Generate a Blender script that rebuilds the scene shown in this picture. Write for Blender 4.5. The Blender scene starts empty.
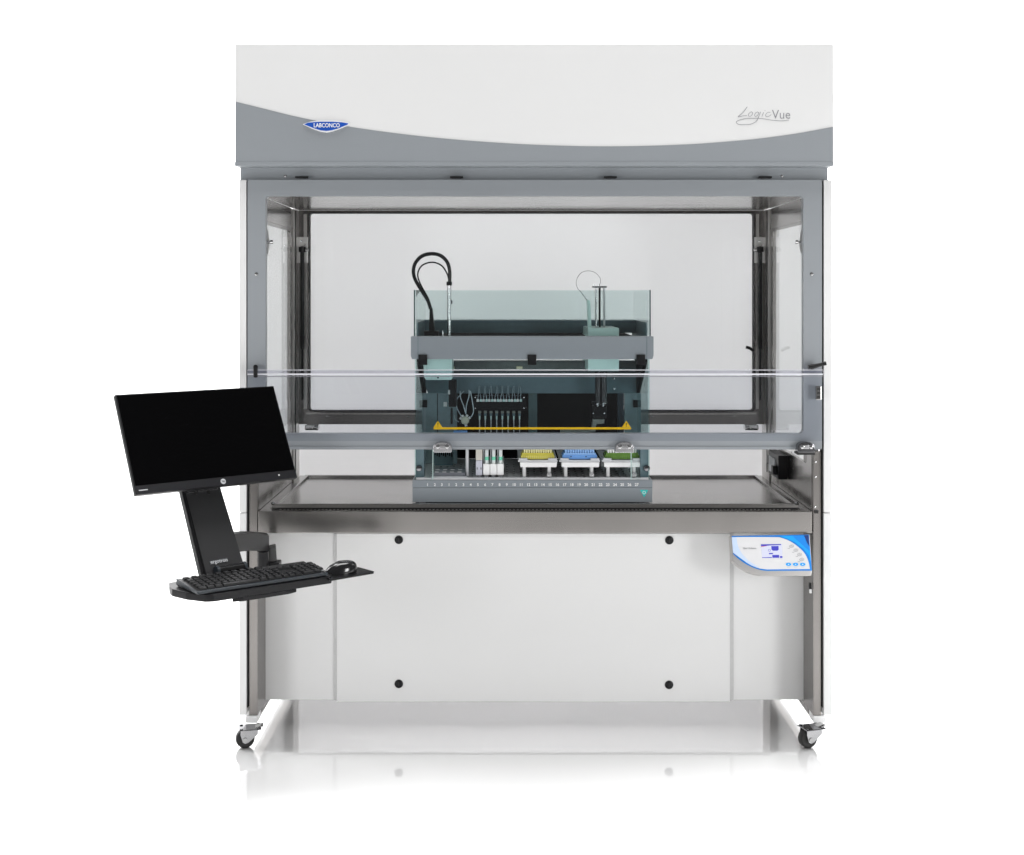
import bpy, bmesh, math, random
from mathutils import Vector, Matrix
random.seed(4)
R = math.radians
F, D, VX, VY, ZC = 1302.0, 4.2, 508.0, 294.0, 1.455
scn = bpy.context.scene
col = scn.collection

# ---------------------------------------------------------------- geometry helpers
def V(px, py, Y=0.0):
    "world point seen at pixel (px,py) of the photograph on the vertical plane y=Y"
    k = (D + Y) / F
    return Vector(((px - VX) * k, Y, ZC - (py - VY) * k))

def ray_plane(px, py, p0, n):
    o = Vector((0, -D, ZC)); d = Vector(((px - VX) / F, 1, -(py - VY) / F))
    return o + d * ((p0 - o).dot(n) / d.dot(n))

class MB:
    def __init__(s): s.v = []; s.f = []
    def raw(s, vs, fs):
        b = len(s.v); s.v += [Vector(q) for q in vs]; s.f += [[b + i for i in f] for f in fs]; return s
    def frombm(s, bm):
        bm.verts.index_update()
        s.raw([v.co.copy() for v in bm.verts], [[v.index for v in f.verts] for f in bm.faces]); bm.free(); return s
    def box(s, x0, x1, y0, y1, z0, z1, bev=0.0, M=None, seg=2):
        bm = bmesh.new()
        bmesh.ops.create_cube(bm, size=1)
        for v in bm.verts:
            v.co = Vector(((x0 + x1) / 2 + v.co.x * (x1 - x0), (y0 + y1) / 2 + v.co.y * (y1 - y0), (z0 + z1) / 2 + v.co.z * (z1 - z0)))
        if bev > 0:
            bmesh.ops.bevel(bm, geom=bm.edges[:], offset=bev, segments=seg, affect='EDGES', profile=0.6)
        if M is not None: bm.transform(M)
        return s.frombm(bm)
    def pbox(s, px0, px1, py0, py1, Yf, Yb, bev=0.0):
        a = V(px0, py1, Yf); b = V(px1, py0, Yf)
        return s.box(a.x, b.x, Yf, Yb, a.z, b.z, bev)
    def prism(s, pts, off, bev=0.0):
        "closed outline pts (3D) extruded by vector off"
        bm = bmesh.new()
        vs = [bm.verts.new(p) for p in pts]; f = bm.faces.new(vs)
        r = bmesh.ops.extrude_face_region(bm, geom=[f])
        nv = [e for e in r['geom'] if isinstance(e, bmesh.types.BMVert)]
        bmesh.ops.translate(bm, vec=Vector(off), verts=nv)
        bmesh.ops.recalc_face_normals(bm, faces=bm.faces[:])
        if bev > 0:
            bmesh.ops.bevel(bm, geom=bm.edges[:], offset=bev, segments=2, affect='EDGES', profile=0.6)
        return s.frombm(bm)
    def ring(s, outer, inner, off):
        "frame between two loops of equal length, extruded by off"
        n = len(outer); off = Vector(off)
        vs = list(outer) + list(inner) + [Vector(p) + off for p in outer] + [Vector(p) + off for p in inner]
        fs = []
        for i in range(n):
            j = (i + 1) % n
            fs += [[i, j, n + j, n + i], [2*n + i, 3*n + i, 3*n + j, 2*n + j], [i, 2*n + i, 2*n + j, j], [n + i, n + j, 3*n + j, 3*n + i]]
        bm = bmesh.new(); bv = [bm.verts.new(p) for p in vs]
        for f in fs: bm.faces.new([bv[i] for i in f])
        bmesh.ops.recalc_face_normals(bm, faces=bm.faces[:])
        return s.frombm(bm)
    def cyl(s, a, b, r, r2=None, n=20):
        a = Vector(a); b = Vector(b); r2 = r if r2 is None else r2
        d = (b - a).normalized(); u = d.orthogonal().normalized(); w = d.cross(u)
        vs = []
        for c, q in ((a, r), (b, r2)):
            for i in range(n):
                t = 2 * math.pi * i / n; vs.append(c + u * math.cos(t) * q + w * math.sin(t) * q)
        fs = [[i, (i + 1) % n, n + (i + 1) % n, n + i] for i in range(n)] + [list(range(n))[::-1], list(range(n, 2 * n))]
        return s.raw(vs, fs)
    def tube(s, pts, r, n=10, close=False):
        pts = [Vector(p) for p in pts]; m = len(pts); prev = None; vs = []
        for i, p in enumerate(pts):
            t = (pts[min(i + 1, m - 1)] - pts[max(i - 1, 0)]).normalized()
            u = t.orthogonal().normalized() if prev is None else (prev - t * prev.dot(t)).normalized()
            prev = u; w = t.cross(u); q = r(i / (m - 1)) if callable(r) else r
            for k in range(n):
                a = 2 * math.pi * k / n; vs.append(p + u * math.cos(a) * q + w * math.sin(a) * q)
        fs = [[i * n + k, i * n + (k + 1) % n, (i + 1) * n + (k + 1) % n, (i + 1) * n + k] for i in range(m - 1) for k in range(n)]
        fs += [list(range(n))[::-1], list(range((m - 1) * n, m * n))]
        return s.raw(vs, fs)
    def lathe(s, c, prof, axis='Z', n=28):
        "prof: (radius, height) list"
        c = Vector(c); vs = []; m = len(prof)
        for r, h in prof:
            for k in range(n):
                a = 2 * math.pi * k / n; x, y = math.cos(a) * r, math.sin(a) * r
                vs.append(c + (Vector((x, y, h)) if axis == 'Z' else Vector((h, x, y)) if axis == 'X' else Vector((x, h, y))))
        fs = [[i * n + k, i * n + (k + 1) % n, (i + 1) * n + (k + 1) % n, (i + 1) * n + k] for i in range(m - 1) for k in range(n)]
        if prof[0][0] > 1e-6: fs.append(list(range(n))[::-1])
        if prof[-1][0] > 1e-6: fs.append(list(range((m - 1) * n, m * n)))
        return s.raw(vs, fs)
    def build(s, name, mat, parent=None, ang=35, M=None):
        me = bpy.data.meshes.new(name)
        me.from_pydata([tuple(v if M is None else M @ v) for v in s.v], [], s.f); me.update()
        bm = bmesh.new(); bm.from_mesh(me); bmesh.ops.recalc_face_normals(bm, faces=bm.faces[:]); bm.to_mesh(me); bm.free()
        for p in me.polygons: p.use_smooth = True
        me.set_sharp_from_angle(angle=R(ang))
        me.materials.append(mat)
        o = bpy.data.objects.new(name, me); col.objects.link(o)
        wn = o.modifiers.new('weighted', 'WEIGHTED_NORMAL'); wn.keep_sharp = True; wn.weight = 90
        adopt(o, parent)
        return o

def adopt(o, parent):
    if parent is None: return
    o.parent = parent
    if parent.type == 'EMPTY':
        o.matrix_parent_inverse = Matrix.Translation(-Vector(parent.location))

def tag(o, label=None, cat=None, group=None, kind=None):
    if label: o['label'] = label
    if cat: o['category'] = cat
    if group: o['group'] = group
    if kind: o['kind'] = kind
    return o

def thing(name, label, cat, loc=(0, 0, 0), group=None):
    o = bpy.data.objects.new(name, None); col.objects.link(o); o.location = loc
    o.empty_display_size = 0.05
    return tag(o, label, cat, group)

def catmull(pts, k=8):
    pts = [Vector(p) for p in pts]; out = []
    for i in range(len(pts) - 1):
        p0, p1, p2, p3 = pts[max(i - 1, 0)], pts[i], pts[i + 1], pts[min(i + 2, len(pts) - 1)]
        for j in range(k):
            t = j / k
            out.append(0.5 * ((2 * p1) + (p2 - p0) * t + (2 * p0 - 5 * p1 + 4 * p2 - p3) * t * t + (3 * p1 - p0 - 3 * p2 + p3) * t ** 3))
    return out + [pts[-1]]

def rrect(x0, x1, z0, z1, r, mk, n=5):
    "rounded rectangle loop, mk(x,z)->Vector"
    out = []
    for cx, cz, a0 in ((x1 - r, z1 - r, 0), (x0 + r, z1 - r, 90), (x0 + r, z0 + r, 180), (x1 - r, z0 + r, 270)):
        for i in range(n + 1):
            a = R(a0 + 90 * i / n); out.append(mk(cx + r * math.cos(a), cz + r * math.sin(a)))
    return out

def text(s, size, M, mat, parent, name='lettering', align='CENTER', ext=0.0006, sx=1.0, bold=0.0, width=None):
    cu = bpy.data.curves.new(name, 'FONT'); cu.body = s; cu.size = size; cu.align_x = align; cu.align_y = 'CENTER'
    cu.extrude = ext; cu.offset = bold; cu.resolution_u = 3
    t = bpy.data.objects.new(name + '_tmp', cu); col.objects.link(t)
    bpy.context.view_layer.update()
    me = bpy.data.meshes.new_from_object(t.evaluated_get(bpy.context.evaluated_depsgraph_get()))
    bpy.data.objects.remove(t); bpy.data.curves.remove(cu)
    if width:
        xs = [v.co.x for v in me.vertices]; sx = width / (max(xs) - min(xs))
    me.transform(M @ Matrix.Diagonal((sx, 1, 1, 1)))
    me.materials.clear(); me.materials.append(mat); me.name = name
    o = bpy.data.objects.new(name, me); col.objects.link(o); adopt(o, parent)
    return o
FACE = Matrix.Rotation(R(90), 4, 'X')
def at(p, rot=None): return Matrix.Translation(p) @ (rot or FACE)

# ---------------------------------------------------------------- materials
def s2l(c): return tuple(((x / 255) / 12.92 if x / 255 <= 0.04045 else ((x / 255 + 0.055) / 1.055) ** 2.4) for x in c)
def mat(name, base, rough=0.5, metal=0.0, bump=0.0, bscale=(60, 60, 60), var=0.04, spec=0.5, coat=0.0, rvar=0.0, emit=None, aniso=0.0):
    m = bpy.data.materials.new(name); m.use_nodes = True; nt = m.node_tree; b = nt.nodes['Principled BSDF']
    tc = nt.nodes.new('ShaderNodeTexCoord'); mp = nt.nodes.new('ShaderNodeMapping'); mp.inputs['Scale'].default_value = bscale
    nt.links.new(tc.outputs['Object'], mp.inputs['Vector'])
    no = nt.nodes.new('ShaderNodeTexNoise'); no.inputs['Scale'].default_value = 1.0; no.inputs['Detail'].default_value = 4
    nt.links.new(mp.outputs['Vector'], no.inputs['Vector'])
    cr = nt.nodes.new('ShaderNodeMapRange'); cr.inputs['From Min'].default_value = 0.3; cr.inputs['From Max'].default_value = 0.7
    cr.inputs['To Min'].default_value = 1 - var; cr.inputs['To Max'].default_value = 1 + var
    nt.links.new(no.outputs['Fac'], cr.inputs['Value'])
    hv = nt.nodes.new('ShaderNodeVectorMath'); hv.operation = 'SCALE'; hv.inputs[0].default_value = base[:3]
    nt.links.new(cr.outputs['Result'], hv.inputs['Scale']); nt.links.new(hv.outputs['Vector'], b.inputs['Base Color'])
    b.inputs['Roughness'].default_value = rough; b.inputs['Metallic'].default_value = metal
    b.inputs['Specular IOR Level'].default_value = spec; b.inputs['Coat Weight'].default_value = coat
    if aniso:
        b.inputs['Anisotropic'].default_value = aniso
    if rvar:
        rr = nt.nodes.new('ShaderNodeMapRange'); rr.inputs['From Min'].default_value = 0.3; rr.inputs['From Max'].default_value = 0.7
        rr.inputs['To Min'].default_value = rough - rvar; rr.inputs['To Max'].default_value = rough + rvar
        nt.links.new(no.outputs['Fac'], rr.inputs['Value']); nt.links.new(rr.outputs['Result'], b.inputs['Roughness'])
    if bump:
        bp = nt.nodes.new('ShaderNodeBump'); bp.inputs['Strength'].default_value = bump; bp.inputs['Distance'].default_value = 0.001
        nt.links.new(no.outputs['Fac'], bp.inputs['Height']); nt.links.new(bp.outputs['Normal'], b.inputs['Normal'])
    if emit:
        b.inputs['Emission Color'].default_value = (*emit[0], 1); b.inputs['Emission Strength'].default_value = emit[1]
    return m

def wavy(m, sc, dist):
    nt = m.node_tree; b = nt.nodes['Principled BSDF']; tc = nt.nodes['Texture Coordinate']
    mp = nt.nodes.new('ShaderNodeMapping'); mp.inputs['Scale'].default_value = sc; nt.links.new(tc.outputs['Object'], mp.inputs['Vector'])
    no = nt.nodes.new('ShaderNodeTexNoise'); no.inputs['Scale'].default_value = 1; no.inputs['Detail'].default_value = 1; nt.links.new(mp.outputs[0], no.inputs['Vector'])
    bp = nt.nodes.new('ShaderNodeBump'); bp.inputs['Strength'].default_value = 1; bp.inputs['Distance'].default_value = dist
    nt.links.new(no.outputs['Fac'], bp.inputs['Height'])
    if b.inputs['Normal'].links: nt.links.new(b.inputs['Normal'].links[0].from_socket, bp.inputs['Normal'])
    # the fine brushing is applied first, the slow waviness of the sheet on top of it
    nt.links.new(bp.outputs['Normal'], b.inputs['Normal'])

def glass(name, tint, refl=1.0, ior=1.5, rough=0.0):
    m = bpy.data.materials.new(name); m.use_nodes = True; nt = m.node_tree; nt.nodes.remove(nt.nodes['Principled BSDF'])
    out = nt.nodes['Material Output']
    tr = nt.nodes.new('ShaderNodeBsdfTransparent'); tr.inputs['Color'].default_value = (*tint, 1)
    gl = nt.nodes.new('ShaderNodeBsdfGlossy'); gl.inputs['Roughness'].default_value = rough; gl.inputs['Color'].default_value = (refl, refl, refl, 1)
    fr = nt.nodes.new('ShaderNodeFresnel'); fr.inputs['IOR'].default_value = ior
    mx = nt.nodes.new('ShaderNodeMixShader')
    ge = nt.nodes.new('ShaderNodeNewGeometry'); iv = nt.nodes.new('ShaderNodeMath'); iv.operation = 'SUBTRACT'; iv.inputs[0].default_value = 1.0
    mu_ = nt.nodes.new('ShaderNodeMath'); mu_.operation = 'MULTIPLY'
    nt.links.new(ge.outputs['Backfacing'], iv.inputs[1]); nt.links.new(fr.outputs['Fac'], mu_.inputs[0]); nt.links.new(iv.outputs[0], mu_.inputs[1])
    nt.links.new(mu_.outputs[0], mx.inputs['Fac']); nt.links.new(tr.outputs[0], mx.inputs[1]); nt.links.new(gl.outputs[0], mx.inputs[2])
    nt.links.new(mx.outputs[0], out.inputs['Surface'])
    return m

WHITE = mat('white_powder_coat', (0.71, 0.71, 0.707), 0.33, bump=0.05, bscale=(700, 700, 700), var=0.01)
GREY = mat('grey_powder_coat', (0.248, 0.266, 0.284), 0.42, bump=0.06, bscale=(700, 700, 700), var=0.03)
IGREY = mat('slate_grey_paint', (0.225, 0.252, 0.275), 0.42, bump=0.06, bscale=(500, 500, 500), var=0.04)
SLATE = mat('dark_slate_paint', (0.100, 0.155, 0.178), 0.45, var=0.05)
DARK = mat('dark_interior', (0.006, 0.006, 0.007), 0.5, var=0.2, spec=0.15)
DOOR = mat('slate_door_paint', (0.24, 0.31, 0.34), 0.45, var=0.05)
DECK = mat('deck_grey', (0.42, 0.42, 0.435), 0.35, var=0.08)
BLACK = mat('black_plastic', (0.008, 0.008, 0.009), 0.34, bump=0.08, bscale=(900, 900, 900), var=0.1, spec=0.22)
GLOSSB = mat('glossy_black', (0.006, 0.006, 0.0065), 0.12, var=0.05, coat=0.3)
SCREEN = mat('monitor_glass', (0.0012, 0.0012, 0.0014), 0.12, var=0.0, spec=0.10)
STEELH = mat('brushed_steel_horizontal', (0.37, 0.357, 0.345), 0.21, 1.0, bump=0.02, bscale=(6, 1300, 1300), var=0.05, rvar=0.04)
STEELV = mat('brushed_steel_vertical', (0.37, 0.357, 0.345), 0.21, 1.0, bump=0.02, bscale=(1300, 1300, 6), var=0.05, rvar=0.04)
STEELL = mat('leg_steel_darkened', (0.235, 0.222, 0.212), 0.26, 1.0, bump=0.03, bscale=(1300, 1300, 6), var=0.06)  # same stainless, base darkened to offset the bright floor it reflects
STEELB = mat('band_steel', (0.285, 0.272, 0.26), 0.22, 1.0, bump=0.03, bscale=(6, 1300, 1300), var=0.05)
BRKT = mat('bracket_steel', (0.72, 0.71, 0.70), 0.5, 0.8, var=0.03)
STEELP = mat('satin_steel_posts', (0.56, 0.545, 0.53), 0.38, 1.0, bump=0.02, bscale=(1300, 1300, 6), var=0.05)
STEELD = mat('brushed_steel_darkened', (0.21, 0.20, 0.195), 0.25, 1.0, bump=0.02, bscale=(6, 1300, 1300), var=0.06)  # same stainless, dark base stands in for reflected dark surroundings
STEELY = mat('brushed_steel_deep', (0.40, 0.387, 0.375), 0.24, 1.0, bump=0.02, bscale=(1300, 6, 1300), var=0.05, rvar=0.04)
DCHROME = mat('dark_chrome', (0.22, 0.22, 0.23), 0.12, 1.0, var=0.05)
wavy(STEELH, (5, 5, 2), .0035)
wavy(STEELV, (9, 9, 2), .003)
CHROME = mat('chrome', (0.58, 0.58, 0.58), 0.10, 1.0, var=0.02)
ZINC = mat('zinc_plate', (0.50, 0.50, 0.51), 0.25, 1.0, var=0.05)
REARW = mat('rear_diffuser_satin', (0.78, 0.773, 0.780), 0.5, 0.0, bump=0.15, bscale=(6, 400, 400), var=0.015)
def translucent(m, f, c=(0.78, 0.772, 0.78)):
    nt = m.node_tree; b = nt.nodes['Principled BSDF']; t = nt.nodes.new('ShaderNodeBsdfTranslucent'); t.inputs['Color'].default_value = (*c, 1)
    mx = nt.nodes.new('ShaderNodeMixShader'); mx.inputs['Fac'].default_value = f
    nt.links.new(b.outputs[0], mx.inputs[1]); nt.links.new(t.outputs[0], mx.inputs[2]); nt.links.new(mx.outputs[0], nt.nodes['Material Output'].inputs['Surface'])
    return m
rb_ = REARW.node_tree.nodes['Principled BSDF']; rb_.inputs['Metallic'].default_value = .42; rb_.inputs['Roughness'].default_value = .36
translucent(REARW, .275)  # backdrop light passes through this added sheet and brightens the interior
DIFFUSER = translucent(mat('side_diffuser_sheet', (0.8, 0.8, 0.8), 0.6, var=0.01), .55, (.95, .95, .95))  # translucent, so outside light carries through the added side sheets
wavy(REARW, (2.2, 2.2, .7), .012)
wavy(STEELB, (6, 6, 2), .004)
wavy(WHITE, (1.6, 1.6, 1.6), .012)
RUBBER = mat('rubber', (0.006, 0.006, 0.006), 0.55, var=0.1)
PANE = glass('clear_pane', (0.985, 0.988, 0.988), 0.7)
ACRYL = glass('polycarbonate', (0.94, 0.947, 0.962), 0.6, 1.45)
ACRYLEDGE = glass('polycarbonate_edge', (0.86, 0.86, 0.90), 1.0, 1.5, 0.02)
TEAL = glass('teal_glass', (0.925, 0.958, 0.955), 0.9)
TEALD = glass('teal_side_glass', (0.78, 0.88, 0.87), 0.7)
TEALEDGE = mat('teal_glass_edge', (0.02, 0.05, 0.05), 0.2, var=0.1)
SHIELDG = glass('teal_shield_glass', (0.935, 0.97, 0.97), 0.4)
PTEAL = mat('pale_teal_cover', (0.58, 0.77, 0.74), 0.4, var=0.02)
LGREY = mat('light_grey_plastic', (0.55, 0.56, 0.58), 0.45, var=0.03)
WPLAST = mat('white_plastic', (0.82, 0.82, 0.82), 0.35, var=0.02)
YELLOW = mat('yellow_stripe', (1.0, 0.61, 0.004), 0.4, var=0.03)
YELP = mat('yellow_plastic', (0.62, 0.55, 0.07), 0.35, var=0.05)
YELC = mat('pale_yellow_plastic', (0.75, 0.70, 0.36), 0.35, var=0.05)
BLUEP = mat('blue_plastic', (0.15, 0.35, 0.76), 0.4, var=0.03)
BLUEL = mat('light_blue_plastic', (0.28, 0.50, 0.85), 0.4, var=0.03)
GREENP = mat('green_plastic', (0.12, 0.25, 0.03), 0.4, var=0.06)
INK = mat('grey_ink', (0.23, 0.23, 0.25), 0.5, var=0.02)
WINK = mat('white_ink', (0.80, 0.80, 0.80), 0.5, var=0.02)
BBLUE = mat('badge_blue', (0.008, 0.075, 0.42), 0.3, var=0.03, coat=0.3)
PBLUE = mat('panel_blue', (0.0, 0.22, 0.72), 0.35, var=0.02)
PBLUE2 = mat('panel_bright_blue', (0.0, 0.34, 0.85), 0.35, var=0.02)
PNAVY = mat('panel_navy', (0.004, 0.03, 0.17), 0.35, var=0.02)
PPALE = mat('panel_pale_blue', (0.52, 0.64, 0.84), 0.35, var=0.02)
TURQ = mat('turquoise', (0.02, 0.55, 0.50), 0.4, var=0.02)
LCDW = mat('lcd_white', (0.12, 0.12, 0.2), 0.2, var=0.0, emit=((0.86, 0.89, 1.0), 0.72))
LCDB = mat('lcd_blue', (0.05, 0.05, 0.3), 0.2, var=0.0, emit=((0.03, 0.03, 0.34), 0.7))
LCDR = mat('lcd_red', (0.3, 0.05, 0.05), 0.2, var=0.0, emit=((0.45, 0.05, 0.08), 0.6))
TUBEG = mat('tubing', (0.36, 0.44, 0.48), 0.25, var=0.05)
KEYM = mat('key_plastic', (0.008, 0.008, 0.009), 0.4, var=0.1, spec=0.3)
KBEDGE = mat('keyboard_edge', (0.022, 0.028, 0.034), 0.35, spec=0.35, var=0.05)
OLIVE = mat('gripper_paddle', (0.20, 0.22, 0.20), 0.45, var=0.05)

# ---------------------------------------------------------------- the studio setting
def floor_mat():
    m = bpy.data.materials.new('white_acrylic_floor'); m.use_nodes = True; nt = m.node_tree; b = nt.nodes['Principled BSDF']
    b.inputs['Base Color'].default_value = (0.84, 0.84, 0.84, 1); b.inputs['Roughness'].default_value = 0.9; b.inputs['Specular IOR Level'].default_value = 0
    g = nt.nodes.new('ShaderNodeBsdfGlossy'); g.inputs['Color'].default_value = (.95, .95, .95, 1)
    no = nt.nodes.new('ShaderNodeTexNoise'); no.inputs['Scale'].default_value = 3.0
    mr = nt.nodes.new('ShaderNodeMapRange'); mr.inputs['To Min'].default_value = 0.025; mr.inputs['To Max'].default_value = 0.045
    nt.links.new(no.outputs['Fac'], mr.inputs['Value']); nt.links.new(mr.outputs['Result'], g.inputs['Roughness'])
    # gloss share ramped down towards the viewer, fading the floor's reflection by hand
    tc = nt.nodes.new('ShaderNodeTexCoord'); sx = nt.nodes.new('ShaderNodeSeparateXYZ'); nt.links.new(tc.outputs['Object'], sx.inputs[0])
    rp = nt.nodes.new('ShaderNodeMapRange'); rp.inputs['From Min'].default_value = -.62; rp.inputs['From Max'].default_value = -.02
    nt.links.new(sx.outputs['Y'], rp.inputs['Value'])
    ml = nt.nodes.new('ShaderNodeMath'); ml.operation = 'MULTIPLY'; ml.inputs[0].default_value = .62; nt.links.new(rp.outputs['Result'], ml.inputs[1])
    mx = nt.nodes.new('ShaderNodeMixShader')
    nt.links.new(ml.outputs[0], mx.inputs['Fac']); nt.links.new(b.outputs[0], mx.inputs[1]); nt.links.new(g.outputs[0], mx.inputs[2])
    nt.links.new(mx.outputs[0], nt.nodes['Material Output'].inputs['Surface'])
    return m
YB = 2.6
fl = MB().raw([(-9, -7, 0), (9, -7, 0), (9, YB, 0), (-9, YB, 0)], [[0, 1, 2, 3]]).build('floor', floor_mat())
tag(fl, kind='structure')
bd = MB(); n = 16; prof = [(YB + 0.8 * math.sin(R(90 * i / n)), 0.8 - 0.8 * math.cos(R(90 * i / n))) for i in range(n + 1)] + [(YB + 0.8, 5.5)]
vs = [(x, y, z) for y, z in prof for x in (-9, 9)]
bd.raw(vs, [[2 * i, 2 * i + 1, 2 * i + 3, 2 * i + 2] for i in range(len(prof) - 1)])
tag(bd.build('backdrop', mat('white_backdrop_paper', (0.88, 0.88, 0.88), 0.8, var=0.01)), kind='structure')

# ---------------------------------------------------------------- the enclosure
CX = 0.0885
XL, XR = -0.811, 0.9874            # inside faces of the side walls
enc = thing('lab_enclosure', 'tall white and grey robotic enclosure on casters with clear hinged sash and steel work surface', 'enclosure', (CX, 0.4, 0))
YH = -0.03
hdr = MB().pbox(235.2, 833.4, 44.2, 164.5, YH, 0.86, 0.0012).build('header', WHITE, enc)
crv = [(235.5, 101.6), (266, 109.2), (298, 117), (337, 124.6), (376, 130.6), (415, 135.5), (454, 139.4), (493, 142.4), (532, 144.6), (575, 146), (612, 146.4), (655, 145.6), (696, 143.9), (728, 141.5), (759, 138.6), (796, 133.6), (833.1, 126.8)]
top = catmull([V(x, y, YH - 0.0025) for x, y in crv], 5)
sw = MB().prism(top + [V(833.1, 163.5, YH - 0.0025), V(235.5, 163.5, YH - 0.0025)], (0, 0.004, 0))
sw.build('swoosh_panel', GREY, enc)
MB().pbox(234.6, 833.9, 161.8, 166, YH - 0.006, 0.86, 0.003).build('header_lip', GREY, enc)
# badge
def zp(x, y, sc, ox, oy, Y): return V(ox + x / sc, oy + y / sc, Y)
bo = [(122, 195), (160, 176), (250, 150), (400, 133), (600, 133), (740, 145), (850, 165), (862, 185), (850, 203), (700, 268), (590, 305), (490, 322), (390, 305), (280, 268)]
bi = [(142, 195), (200, 170), (300, 158), (400, 152), (600, 152), (740, 162), (836, 178), (838, 192), (690, 256), (580, 288), (490, 299), (400, 288), (290, 254)]
bad = MB().prism([zp(x, y, 15.75, 295, 112, YH - 0.0075) for x, y in bo], (0, 0.0045, 0)).build('badge', WINK, enc)
bb = MB().prism([zp(x, y, 15.75, 295, 112, YH - 0.0085) for x, y in bi], (0, 0.002, 0)).build('badge_field', BBLUE, bad)
text('LABCONCO', 0.0185, at(V(326.7, 125.5, YH - 0.0092)), WINK, bad, width=.083, bold=0.0003)
# header script
def zl(pts): return [zp(x, y, 14.63, 730, 100, YH - 0.0004) for x, y in pts]
lg = MB()
def ell(cx, cy, a, b, sl, n=14): return [(cx + a * math.cos(t) - sl * b * math.sin(t), cy + b * math.sin(t)) for t in [2 * math.pi * i / n for i in range(n + 1)]]
for st, r in (([(252, 100), (190, 182), (118, 246), (180, 234), (248, 227)], .0009), (ell(300, 208, 28, 33, .45), .00075), (ell(388, 208, 26, 32, .45), .00075),
              ([(446, 172), (410, 268), (375, 318), (300, 354), (220, 360), (130, 358), (92, 328), (125, 298), (240, 272), (420, 268), (540, 284), (640, 298), (760, 304), (862, 294)], .00075),
              ([(492, 180), (466, 242)], .00075), ([(508, 152), (518, 156)], .00075), ([(592, 182), (556, 180), (522, 214), (528, 240), (562, 240), (604, 214)], .0007)):
    lg.tube(catmull(zl(st), 5), r, 6)
lg.build('script_logo', INK, enc)
text('Vue', 0.0415, at(V(781.3, 114.8, YH - 0.0004)), INK, enc, name='logo_lettering', bold=-.0004, width=.058)
# strip under header, hinges
YS = 0.0
MB().pbox(240.5, 827.8, 165, 181, YS + 0.022, 0.07, 0.001).build('hinge_strip', GREY, enc)
for hx in (301.5, 456.5, 610.5, 765.5):
    h = MB().pbox(hx - 6.5, hx + 6.5, 176.2, 178.2, YS - 0.006, YS + 0.01, 0.0008)
    h.cyl(V(hx - 5, 177.6, YS - 0.004), V(hx + 5, 177.6, YS - 0.004), 0.0035, n=10).build('hinge', BLACK, enc)
def screw(px, py, Y, r=0.006, parent=enc, m=CHROME):
    c = V(px, py, Y)
    o = MB().lathe(c, [(r * 0.4, -0.0022), (r * 0.45, -0.0038), (r * 0.85, -0.0032), (r, 0), (r, 0.006)], 'Y', 14).build('screw', m, parent)
    return o
screw(285.5, 176, YS + 0.022, 0.0045); screw(782, 176, YS + 0.022, 0.0045)
# front sash frame with rounded opening
def pl(Y): return lambda x, z: Vector((x, Y, z))
a = V(247.5, 449.5, YS); b = V(822, 179.8, YS); c = V(265.5, 433.5, YS); d_ = V(803.5, 196, YS)
sash = MB().ring(rrect(a.x, b.x, a.z, b.z, 0.006, pl(YS)), rrect(c.x, d_.x, c.z, d_.z, 0.012, pl(YS)), (0, 0.028, 0)).build('sash_frame', GREY, enc)
MB().box(c.x - 0.01, d_.x + 0.01, YS + 0.029, YS + 0.034, c.z - 0.01, d_.z + 0.01).build('sash_pane', PANE, sash)
MB().pbox(265.5, 803.5, 446.6, 448.2, YS - 0.004, YS + 0.004, 0.001).build('sash_rail_bead', GREY, sash)
screw(256.5, 274, YS); screw(811.5, 274, YS)
# polycarbonate shield hung on the lower half of the sash
YP = -0.022
a = V(247.5, 441, YP); b = V(823.5, 376, YP)
shl = MB().box(a.x, b.x, YP, YP + 0.006, a.z, b.z).build('polycarbonate_shield', ACRYL, enc)
e0 = V(247.5, 375.5, YP); e1 = V(823.5, 369.6, YP)
MB().box(e0.x, e1.x, YP - 0.004, YP + 0.013, e0.z, e1.z, 0.003).build('shield_edge', ACRYLEDGE, shl)
MB().pbox(247.5, 823.5, 369.7, 370.4, YP - .0055, YP - .003, .0003).build('shield_glint_line', mat('glint_pale', (.58, .58, .62), .3, var=.01), shl)  # pale strip painted as a highlight along the clear edge
MB().pbox(247.5, 823.5, 373.6, 375.0, YP - .0055, YP - .003, .0005).build('shield_glint_line', mat('glint_white', (.72, .72, .76), .3, var=.01), shl)  # white strip painted as the edge's main bright highlight
MB().pbox(247.5, 823.5, 376.2, 376.9, YP - .0035, YP - .001).build('shield_glint_line', mat('glint_border_grey', (.22, .22, .25), .3, var=.01), shl)  # grey line painted below the highlight strips
# levers
lv = MB().tube([V(255.5, 366, YS - 0.045), V(255.5, 371, YS - 0.05), V(255.5, 377, YS - 0.045)], 0.0068, 12).cyl(V(255.5, 367, YS - 0.045), V(255.5, 367, YS), 0.0075)
lv.build('lever', BLACK, enc)
lv = MB().tube([V(808, 367, YS - 0.05), V(814, 366.3, YS - 0.05), V(820, 364.8, YS - 0.05), V(826, 363.2, YS - 0.05)], lambda t: 0.0068 + .001 * math.sin(6 * t), 12).cyl(V(812, 366.8, YS - 0.045), V(812, 366.8, YS), 0.0085)
lv.build('lever', BLACK, enc)
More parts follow.
